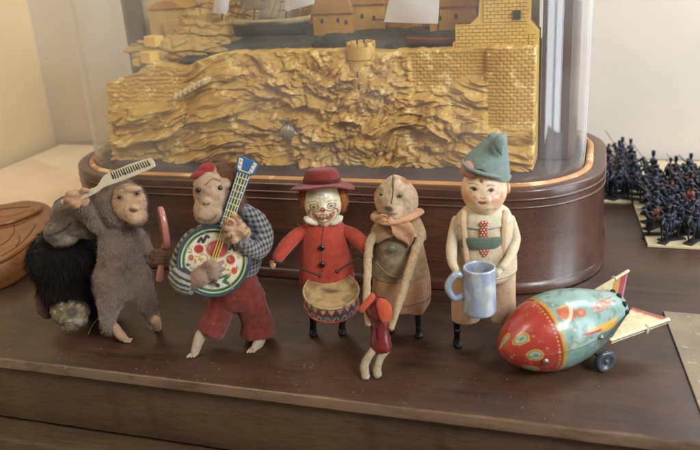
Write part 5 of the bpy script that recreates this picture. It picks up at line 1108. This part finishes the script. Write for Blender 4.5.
ho = f('head', hd_, attrfelt, paint=gpaint); fuzz(f, 'nap', hd_, 12000, .2, .018, ho, spread=.7, comb=(0, 0, -.5), col=(lin('#453a32'), lin('#8a7b6e')), clump=1.2, patch=.8)
f('ear', roughen(ell(f.p(62, 205, -.9), (.5, .4, .75), rotm(0, .9, 0), nu=28, nv=20), .08, 2), felt('grey_ear', '#5c5046'), ho)
lw_ = roughen(fuse(join(ell(f.p(70, 311, -1.0), (1.38, 1.1, 1.15), nu=40, nv=30), ell(f.p(61, 317, -1.5), (.6, .5, .65), nu=30, nv=20), ell(f.p(79, 318, -1.5), (.65, .5, .6), nu=30, nv=20), ell(f.p(71, 324, -1.4), (.8, .5, .45), nu=30, nv=20)), .07, 4), .1, 1.6, 9)
lw_[0][:, 2] = np.maximum(lw_[0][:, 2], .02)
def lpaint(v):
    P = Paint(v[:, 0], v[:, 2], '#6a5a42'); pt = lambda x, y: tuple(f.p(x, y, -2.0)[[0, 2]]); P.noise(v, 1.3, .05, '#85754f', .8, 3, .3); P.noise(v, 2.4, .12, '#574a38', .7, 5, .3)
    P.noise(v, 3.6, .3, '#a3977c', .6, 15); P.oval(*pt(72, 313), .4, .3, '#332a24', .7, .5); P.oval(*pt(75, 322), .65, .25, '#b0a898', .7, .5)
    return P.c
f('paw', lw_, mat('flaking_paint', rough=.8, attr=True, bump=.4, bs=500, bump2=.3, bs2=150), paint=lpaint)
fuzz(f, 'worn_nap', lw_, 4000, .16, .02, COL.objects['paw'], spread=.8, comb=(0, 0, -.4), col=(lin('#4c3e2c'), lin('#a3936e')), clump=1.0, patch=.8)
f('side_paw', roughen(ell(f.p(47, 305, -.3), (.75, .8, 1.1), nu=30, nv=22), .12, 1.4, 3), felt('maroon_brown_felt', '#4a2b28'))
f('tail_wire', tube([f.p(98, 318, -.6), f.p(92, 326, -.9), f.p(88, 334, -1.1)], .02, n=6), armw)
# ================================================================== tin rocket
RN = ground(499, 351, 2.05); RT = ground(621, 305, 3.0); rax = nrm(RT - RN); RL = np.linalg.norm(RT - RN); rc = (RN + RT) / 2; rc0 = A(rc[0], rc[1], 0)
re_ = bpy.data.objects.new('toy_rocket', None); COL.objects.link(re_); re_.location = Vector(rc0 * CM); tag(re_, 'tin toy rocket with a red nose, turquoise body, cream fins and small wheels', 'toy rocket')
ru = nrm(A(0, 0, 1) - rax * rax[2]); rs = np.cross(rax, ru)        # rs points to the camera's right side
prof_t = [(0, .03), (.012, .34), (.04, .78), (.09, 1.24), (.16, 1.70), (.24, 2.06), (.33, 2.30), (.43, 2.40), (.53, 2.36), (.64, 2.16), (.75, 1.82), (.86, 1.40), (.94, 1.08), (.985, .86), (1.0, .70)]
PR = cr([(a, b, 0) for a, b in prof_t], 16); NA = 420
V = []; SP = []
for t, r, _ in PR:
    for j in range(NA):
        a = 2 * PI * j / NA; seam = .035 * math.exp(-((abs(math.cos(a / 1)) ) / .012) ** 2) if t < .97 else 0
        V.append(RN - rc0 + rax * t * RL + (ru * math.cos(a) + rs * math.sin(a)) * (r + seam)); SP.append((t * RL, math.atan2(math.sin(a), math.cos(a)), r))
V = np.array(V); SP = np.array(SP)
cv = (V + rc0 - CAM) @ RW; PX = np.column_stack([350 + FPX * cv[:, 0] / cv[:, 2], 225 + FPX * cv[:, 1] / cv[:, 2]])
nv3 = ru * np.cos(SP[:, 1])[:, None] + rs * np.sin(SP[:, 1])[:, None]; front = ((V + rc0 - CAM) * nv3).sum(1) < 0
if rs.dot(CAM - rc) < 0: print('ROCKET side flipped')
Ssurf = SP[:, 0]; Wsurf = SP[:, 1] * 2.3
def onb(px, py):
    d = np.hypot(PX[:, 0] - px, PX[:, 1] - py) + (~front) * 1e6; i = int(d.argmin()); return Ssurf[i], Wsurf[i]
P = Paint(Ssurf, Wsurf, '#7b9a90')
P.noise(V, .9, .0, '#8eaa9e', .7, 2, .4); P.noise(V, 2.2, .22, '#587268', .6, 6)
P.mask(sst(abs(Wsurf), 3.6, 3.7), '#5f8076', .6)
NB = onb(563, 342)[0]
P.mask(1 - sst(Ssurf, NB - .03, NB + .03), '#a03428'); P.mask(1 - sst(abs(Ssurf - NB - .03), .07, .12), '#b88a30'); P.mask(1 - sst(abs(Ssurf - NB + .16), .04, .07), '#8c3a1c', .8)
for i in range(56):
    a = (i / 56 - .5) * 2 * PI * 2.3; P.oval(NB - .30, a, .045, .06, '#c9a63e', .95, .3)
K = (Ssurf < NB).astype(float)
k = np.array([noise.noise(Vector(p * 1.3)) for p in V]); P.mask(sst(k, .15, .5) * K, '#b04a34', .6)
k2 = np.array([noise.noise(Vector(p * 4.0) + Vector((3, 0, 0))) for p in V]); P.mask(sst(k2, .38, .45) * K * sst(k, -.1, .2), '#b89a80', .6); P.mask(sst(k2, .42, .5) * (1 - K), '#a39a80', .5)
for q in ((521, 339), (535, 355.5), (531, 368.5), (503, 342)):
    s_, w_ = onb(*q)
    P.oval(s_, w_, .44, .52, '#b79a4a', 1, .1); P.oval(s_, w_, .35, .42, '#7f2318', 1, .1); P.oval(s_, w_, .31, .37, '#94a88a', 1, .1); P.oval(s_ + .05, w_, .14, .12, '#5d7468', .9, .4)
for q, c_ in (((575, 349), .7), ((574, 343), .8)):
    s_, w_ = onb(574, 346)
P.ring(s_, w_, .32, .26, .06, '#8f8450', .8); P.oval(s_, w_, .18, .15, '#94a890', .8, .3)
og, yl, pk = '#b0532c', '#c79a45', '#8c3450'
s_, w_ = onb(567, 313); P.oval(s_, w_, .62, .42, og, .95, .2, rot=.5); P.oval(s_ - .25, w_ + .1, .28, .2, '#c26a3a', .8, .4); P.line([onb(567, 303), onb(571, 308), onb(570, 318), onb(565, 324)], .13, '#c9b995')
P.line([onb(559, 308), onb(564, 306)], .08, yl)
for q, r_ in (((581, 312.5), .36), ((604, 303), .36)): a_ = onb(*q); P.oval(a_[0], a_[1], r_, r_ * .8, og, .9, .3); P.oval(a_[0], a_[1], r_ * .4, r_ * .35, '#c9865c', .9, .4)
P.line([onb(592, 309), onb(597, 306), onb(600, 309), onb(606, 305), onb(611, 301)], .12, '#b06a50', .85); P.line([onb(594, 313), onb(601, 311), onb(607, 308)], .07, '#a8624c', .8); P.line([onb(596, 304), onb(612, 297)], .1, og, .8)
for q in ((598, 308), (609, 304), (614, 301)): a_ = onb(*q); P.oval(a_[0], a_[1], .16, .1, og, .9, .4)
# rocket-ship emblem: yellow wedge with a magenta trail
a_, b_, c_ = onb(592, 330), onb(616, 318), onb(613, 329); P.line([onb(590, 332), onb(602, 327), onb(612, 323)], .22, yl); P.line([onb(600, 329), onb(609, 325), onb(615, 320)], .32, yl); P.line([onb(606, 328), onb(614, 325)], .26, yl)
P.line([onb(584, 335), onb(592, 333), onb(601, 330)], .09, pk); P.ring(*onb(585, 335), .2, .16, .05, '#8f6a58', .9)
for q in ((575, 330), (553, 305), (590, 340), (560, 352), (571, 365), (556, 372)): a_ = onb(*q); P.oval(a_[0], a_[1], .08, .07, '#c9bf9f', .7, .4)
P.mask((1 - sst(abs(abs(SP[:, 1]) - PI / 2) * 2.3, .03, .06)), '#4d544c', .5)
P.mask((1 - sst(abs(SP[:, 1] * 0 + Ssurf - RL * .955), .02, .04)), '#4f5f58', .6)
F = gridfaces(len(PR), NA); F.append(tuple(range((len(PR) - 1) * NA, len(PR) * NA)))
rtin = mat('litho_tin', rough=.32, attr=True, var=.35, vs=120, bump=.08, bs=700, coat=.3, metal=.0, rvar=.08)
# orient faces outward
def outward(m):
    v, f = m; q = f[len(f) // 2]; n_ = np.cross(v[q[1]] - v[q[0]], v[q[2]] - v[q[0]]); c_ = v.mean(0)
    return m if n_.dot(v[q[0]] - c_) > 0 else (v, [x[::-1] for x in f])
body = obj('body', outward((V, F)), rtin, re_, cols=P.c)
RB = lambda s, phi, r: RN - rc0 + rax * s + (ru * math.cos(phi) + rs * math.sin(phi)) * r
rad_at = lambda s: float(np.interp(s / RL, PR[:, 0], PR[:, 1]))
slot = mat('black_slot', '#15110f', .8)
for ph in (-.25, .35, .95, -.85, 1.5):
    s_ = RL * .955; obj('slot', ell(RB(s_, ph, rad_at(s_) - .02), (.17, .17, .17), nu=16, nv=12, ex=.6), slot, body)
rivm = mat('old_rivet', '#8d8474', .35, metal=.7, var=.5, vs=500)
s_, w_ = onb(546, 361.5); ph = w_ / 2.3; rr = rad_at(s_)
nvr = ru * math.cos(ph) + rs * math.sin(ph)
obj('rivet', outward(lathe([(.001, .17), (.1, .16), (.2, .10), (.24, .0)], 28, RB(s_, ph, rr - .01), nvr)), rivm, body); obj('rivet_slot', ell(RB(s_, ph, rr + .15), (.05, .05, .1), nu=12, nv=8), slot, body)
# fins: folded tin, two layers with a rim
def fin(pts_w, mt, nm, cols):
    """pts_w: four world corners (root front, tip, root rear) in one plane"""
    a, t, b = [np.array(p) - rc0 for p in pts_w]; ux = nrm(b - a); n_ = nrm(np.cross(ux, t - a)); uy = np.cross(n_, ux)
    if n_[2] < 0: n_ = -n_; uy = -uy
    pl = [((p - a).dot(ux), (p - a).dot(uy)) for p in (a, t, b)]
    t0, t1 = np.array(pl[1]), np.array(pl[2]); tip2 = t0 + (t1 - t0) * .06 + A(0, 0); poly = np.array([pl[0], pl[1], tip2, pl[2]])
    def dens(th, off, shrink):
        c_ = poly.mean(0); q = c_ + (poly - c_) * shrink; n1 = 60; V = []
        A0, T0, T1, B0 = q
        for side in (0, 1):
            for i in range(n1):
                s = i / (n1 - 1); e0 = A0 + (T0 - A0) * s; e1 = B0 + (T1 - B0) * s
                for j in range(24):
                    p = e0 + (e1 - e0) * j / 23; V.append(a + ux * p[0] + uy * p[1] + n_ * (off + (th if side else 0) - .03 * (j in (0, 23))))
        F = gridfaces(n1, 24, False) + [tuple(x + n1 * 24 for x in f_)[::-1] for f_ in gridfaces(n1, 24, False)]
        for j in range(23): F += [(j + 1, j, n1 * 24 + j, n1 * 24 + j + 1), ((n1 - 1) * 24 + j, (n1 - 1) * 24 + j + 1, n1 * 24 + (n1 - 1) * 24 + j + 1, n1 * 24 + (n1 - 1) * 24 + j)]
        for i in range(n1 - 1): F += [(i * 24, (i + 1) * 24, n1 * 24 + (i + 1) * 24, n1 * 24 + i * 24), ((i + 1) * 24 + 23, i * 24 + 23, n1 * 24 + i * 24 + 23, n1 * 24 + (i + 1) * 24 + 23)]
        return mesh(V, F)
    def fp(v):
        p = np.column_stack([(v - a) @ ux, (v - a) @ uy]); e = nrm(t1 - t0); dist = abs((p[:, 0] - t1[0]) * e[1] - (p[:, 1] - t1[1]) * e[0])
        P = Paint(p[:, 0], p[:, 1], '#d2c29c'); P.noise(v, 2, .1, '#c2b088', .6, 3, .3); P.noise(v, 4, .4, '#9c8258', .5, 7)
        w0, w1, w2_ = cols; P.mask(1 - sst(dist, w1, w1 + .05), '#b57f38', .9); P.mask(1 - sst(dist, w0, w0 + .05), '#963848', .95); P.mask(1 - sst(dist, w0 * .3, w0 * .3 + .05), '#a86a74', .7)
        P.noise(v, 3.0, .4, '#b0824a', .5, 17); return P.c
    fo = obj(nm, dens(.16, .02, 1.0), rtin, re_, paint=fp)
    low = obj('lower_leaf', dens(.10, -.22, .99), mt, fo)
    pa, pt_ = a, t; rim_ = [pa + n_ * .1 - nrm(b - a) * .03, pt_ + n_ * .1]
    obj('rim', tube(rim_, .085, n=10, k=2, flat=1.5), mt, fo); obj('dark_gap', tube([pa - n_ * .06, pt_ - n_ * .06], .05, n=8, k=2), slot, fo)
    c_ = pa + (pt_ - pa) * .62; e_ = nrm(pt_ - pa); obj('tab', tube([c_ - n_ * .26 - e_ * .0, c_ - n_ * .06, c_ + n_ * .16], .13, n=12, k=3), mt, fo)
    return fo
crm = mat('cream_tin_edge', '#d0c29e', .35, var=.35, vs=150, coat=.3, wear='#8a7350', ws=250, wth=.62)
fin((ground(611, 341, 2.55), ground(668.5, 320.5, 2.75), ground(632, 309, 2.9)), crm, 'fin', (.28, .42, .6))
q0, q1, q2 = at_y(594, 291, 3.6), at_y(627.5, 270.5, 4.9), at_y(622, 298, 4.2)
fin((q0, q1, q2), crm, 'fin', (.42, .85, 1))
# wheels
rub = mat('grey_wheel', '#40444c', .25, var=.4, vs=150, coat=.4); whub = mat('wheel_hub', '#43464c', .4)
wx = nrm(A(rs[0], rs[1], 0))
wc_ = ground(604.5, 371) ; wc_[2] = .72
for k_, c_ in ((0, wc_ - rc0), (1, wc_ - rc0 - wx * 2.6)):
    wh = obj('wheel', lathe([(.001, -.17), (.40, -.17), (.44, -.2), (.62, -.2), (.70, -.12), (.72, 0), (.70, .12), (.62, .2), (.44, .2), (.40, .15), (.001, .15)], 48, c_, wx), rub, re_)
    obj('hub', lathe([(.001, .26), (.14, .24), (.2, .16)], 24, c_, wx), whub, wh)
obj('axle', tube([wc_ - rc0, wc_ - rc0 - wx * 2.6], .07, n=10, k=1), whub, re_)
fc = RN + rax * RL * .36; obj('front_wheel', lathe([(.001, -.15), (.4, -.15), (.45, 0), (.4, .15), (.001, .15)], 30, A(fc[0], fc[1], .45) - rc0, wx), rub, re_)
s_, w_ = onb(600, 343); obj('side_clip', outward(ell(RB(s_, PI / 2, rad_at(s_) + .05), (.2, .2, .14), nu=18, nv=12)), rivm, re_)

# ================================================================== soldiers on white cards
cardm = mat('cream_card', '#c6b58f', .8, var=.1, vs=30, bump=.05)
def cards(pts, z, lb): return tag(obj('card', prism(pts, (0, 0, z), (1, 0, 0), (0, 1, 0), .22, .03), cardm, smooth=False), lb, 'card')
g1, g2, g3 = ground(633, 205), ground(647.5, 247.5), ground(702, 249)
cards([(14.5, 30.6), (20.8, 30.3), (20.8, 45), (14.5, 45)], .02, 'cream card near the wall under the farther crowd of toy soldiers')
cards([(g1[0], g1[1]), (g2[0], g2[1]), (33, g3[1] - .3), (33, 45), (21.0, 45)], .03, 'large cream card with a pointed corner under the nearer crowd of toy soldiers')
drk = mat('dark_blue_lead', '#1c202b', .45, var=.5, vs=300, coat=.2); drk2 = mat('dark_uniform', '#232a40', .5, var=.5, vs=300, wear='#6a2a22', ws=260, wth=.6)
redu = mat('red_uniform', '#74332c', .5); lanc = mat('lance_metal', '#4a4642', .4, metal=.4); basem = mat('dark_base', '#20221d', .7); wht = mat('white_strap', '#b5b0a4', .6)
def soldier_meshes():
    horse = join(ell((0, 0, 1.35), (.75, .3, .34), nu=18, nv=12), tube([(-.55, 0, 1.45), (-.85, 0, 1.85), (-1.0, 0, 2.15)], [.24, .18, .13], n=10, k=3), tube([(-.95, 0, 2.2), (-1.2, 0, 2.0), (-1.35, 0, 1.85)], [.14, .12, .08], n=10, k=2),
                 *[tube([(x, y, 1.2), (x + dx_, y, .7), (x + dx_ * .2, y, .16)], [.13, .08, .06], n=7, k=2) for x, y, dx_ in ((-.5, .15, -.25), (-.55, -.15, .05), (.55, .15, .15), (.5, -.15, -.1))], tube([(.7, 0, 1.5), (1.0, 0, 1.2), (1.05, 0, .7)], [.1, .1, .04], n=7, k=3))
    rider = join(loft([(0, 0, 1.5, .2, .2), (0, 0, 1.8, .22, .2), (-.03, 0, 2.25, .24, .22), (-.03, 0, 2.42, .1, .1)], n=14, k=3), ell((-.05, 0, 2.62), (.14, .13, .18), nu=12, nv=8), tube([(.0, .2, 1.7), (-.25, .32, 1.35), (-.15, .33, 1.0)], [.13, .1, .07], n=8, k=2), tube([(.0, -.2, 1.7), (-.25, -.32, 1.35), (-.15, -.33, 1.0)], [.13, .1, .07], n=8, k=2),
                 tube([(-.03, .22, 2.25), (-.2, .34, 1.95), (-.45, .22, 1.95)], [.09, .08, .06], n=8, k=2), tube([(-.03, -.22, 2.25), (-.2, -.36, 2.0), (-.5, -.3, 2.1)], [.09, .08, .06], n=8, k=2))
    hat = loft([(-.05, 0, 2.7, .17, .17), (-.05, 0, 2.85, .15, .15), (-.05, 0, 3.0, .17, .17), (-.05, 0, 3.03, .05, .05)], n=12, k=2)
    lance = tube([(.3, -.32, 1.3), (-.5, -.32, 2.1), (-1.9, -.3, 3.3)], .03, n=6, k=1)
    sword = tube([(-.5, -.3, 2.1), (-1.7, -.34, 2.5)], .03, n=6, k=1)
    base = box(-1.1, 1.1, -.35, .35, 0, .1, .02)
    straps = join(tube([(-.2, -.2, 2.3), (-.24, 0, 2.0), (-.2, .2, 1.75)], .045, n=6, k=3), ell((-.28, 0, 1.55), (.1, .22, .08), nu=10, nv=8))
    return horse, rider, hat, lance, sword, base, straps
H_, Rd, Ht, Ln, Sw, Bs, St = soldier_meshes()
def proto(kind, lb, grp):
    e = bpy.data.objects.new('toy_soldier', None); COL.objects.link(e); tag(e, lb, 'toy soldier', grp)
    obj('base', Bs, basem, e); obj('horse', H_, drk, e); obj('rider', Rd, redu if kind == 2 else drk2, e); obj('hat', Ht, drk, e); obj('strap', St, wht if kind != 1 else drk, e)
    obj('lance' if kind == 0 else 'sword', Ln if kind == 0 else Sw, lanc, e); return e
LA = ('small dark mounted toy soldier in the crowd on the farther cream card', 'toy soldiers on the farther card')
LB = ('small dark mounted toy soldier in the crowd on the nearer cream card', 'toy soldiers on the nearer card')
protos = {('a', k): proto(k, *LA) for k in range(3)}; protos.update({('b', k): proto(k, *LB) for k in range(3)})
used = set()
def put(key, x, y, z, r, s):
    src = protos[key]
    if key in used:
        e = src.copy(); COL.objects.link(e)
        for ch in src.children:
            c_ = ch.copy(); COL.objects.link(c_); c_.parent = e
    else: e = src; used.add(key)
    e.location = Vector((x * CM, y * CM, z * CM)); e.rotation_euler = (0, 0, r); e.scale = (s, s, s)
rs_ = random.Random(4)
n_ = 0
for r in range(7):
    for c_ in range(5):
        x = 16.0 + c_ * 1.25 + rs_.uniform(-.25, .25); y = 31.4 + r * 1.6 + rs_.uniform(-.3, .3); put(('a', rs_.choice((0, 0, 1, 2))), x, y, .25, rs_.uniform(-1.1, 1.1) + .2, rs_.uniform(.95, 1.2))
for r in range(11):
    for c_ in range(7):
        x = 22.6 + c_ * 1.5 + rs_.uniform(-.3, .3) + .05 * r; y = 20.9 + r * 1.5 + rs_.uniform(-.3, .3)
        if r == 0 and c_ == 0: x += .8
        put(('b', rs_.choice((0, 0, 0, 1, 2))), x, y, .26, rs_.uniform(-1.1, 1.1) + .2, rs_.uniform(.95, 1.2))
# ================================================================== light, world, camera
def area(name, loc, tgt, sx, sy, power, col):
    l = bpy.data.lights.new(name, 'AREA'); l.shape = 'RECTANGLE'; l.size = sx; l.size_y = sy; l.energy = power; l.color = col
    o = bpy.data.objects.new(name, l); COL.objects.link(o); o.location = loc
    d = Vector(tgt) - Vector(loc); o.rotation_euler = d.to_track_quat('-Z', 'Y').to_euler(); return o
area('window_light', (1.1, -.8, 1.05), (0, .05, .05), .42, .5, 23, (.86, .93, 1.0))
for k_, (x_, y_) in enumerate(((1.58, -.46), (1.62, -.08))): area('window_pane_light', (x_, y_, .30), (.1, .1, .10), .32, 1.3, 12, (.84, .92, 1.0))
area('warm_room_light', (-.85, -.55, 1.15), (-.15, .2, .1), .8, .6, 24, (1.0, .83, .64))
area('back_window_light', (.66, .45, .5), (.25, .0, .05), .26, .9, 10, (.84, .91, 1.0))
w = bpy.data.worlds.new('World'); SC.world = w; w.use_nodes = True; bg = w.node_tree.nodes['Background']; bg.inputs[0].default_value = (.62, .51, .39, 1); bg.inputs[1].default_value = .43
cam = bpy.data.cameras.new('Camera'); co_ = bpy.data.objects.new('Camera', cam); COL.objects.link(co_); SC.camera = co_
cam.sensor_fit = 'HORIZONTAL'; cam.sensor_width = 36; cam.lens = 36 * FPX / 700; cam.clip_start = .02; cam.clip_end = 60
M = Matrix([[RIGHT[i], UPV[i], -FWD[i], CAM[i] * CM] for i in range(3)] + [[0, 0, 0, 1]]); co_.matrix_world = M
cam.dof.use_dof = True; cam.dof.focus_distance = .55; cam.dof.aperture_fstop = 9
SC.view_settings.view_transform = 'Standard'; SC.view_settings.look = 'None'; SC.view_settings.exposure = 0; SC.view_settings.gamma = 1
SC.cycles.max_bounces = 10; SC.cycles.transparent_max_bounces = 12; SC.cycles.use_denoising = True; SC.cycles.sample_clamp_indirect = 4
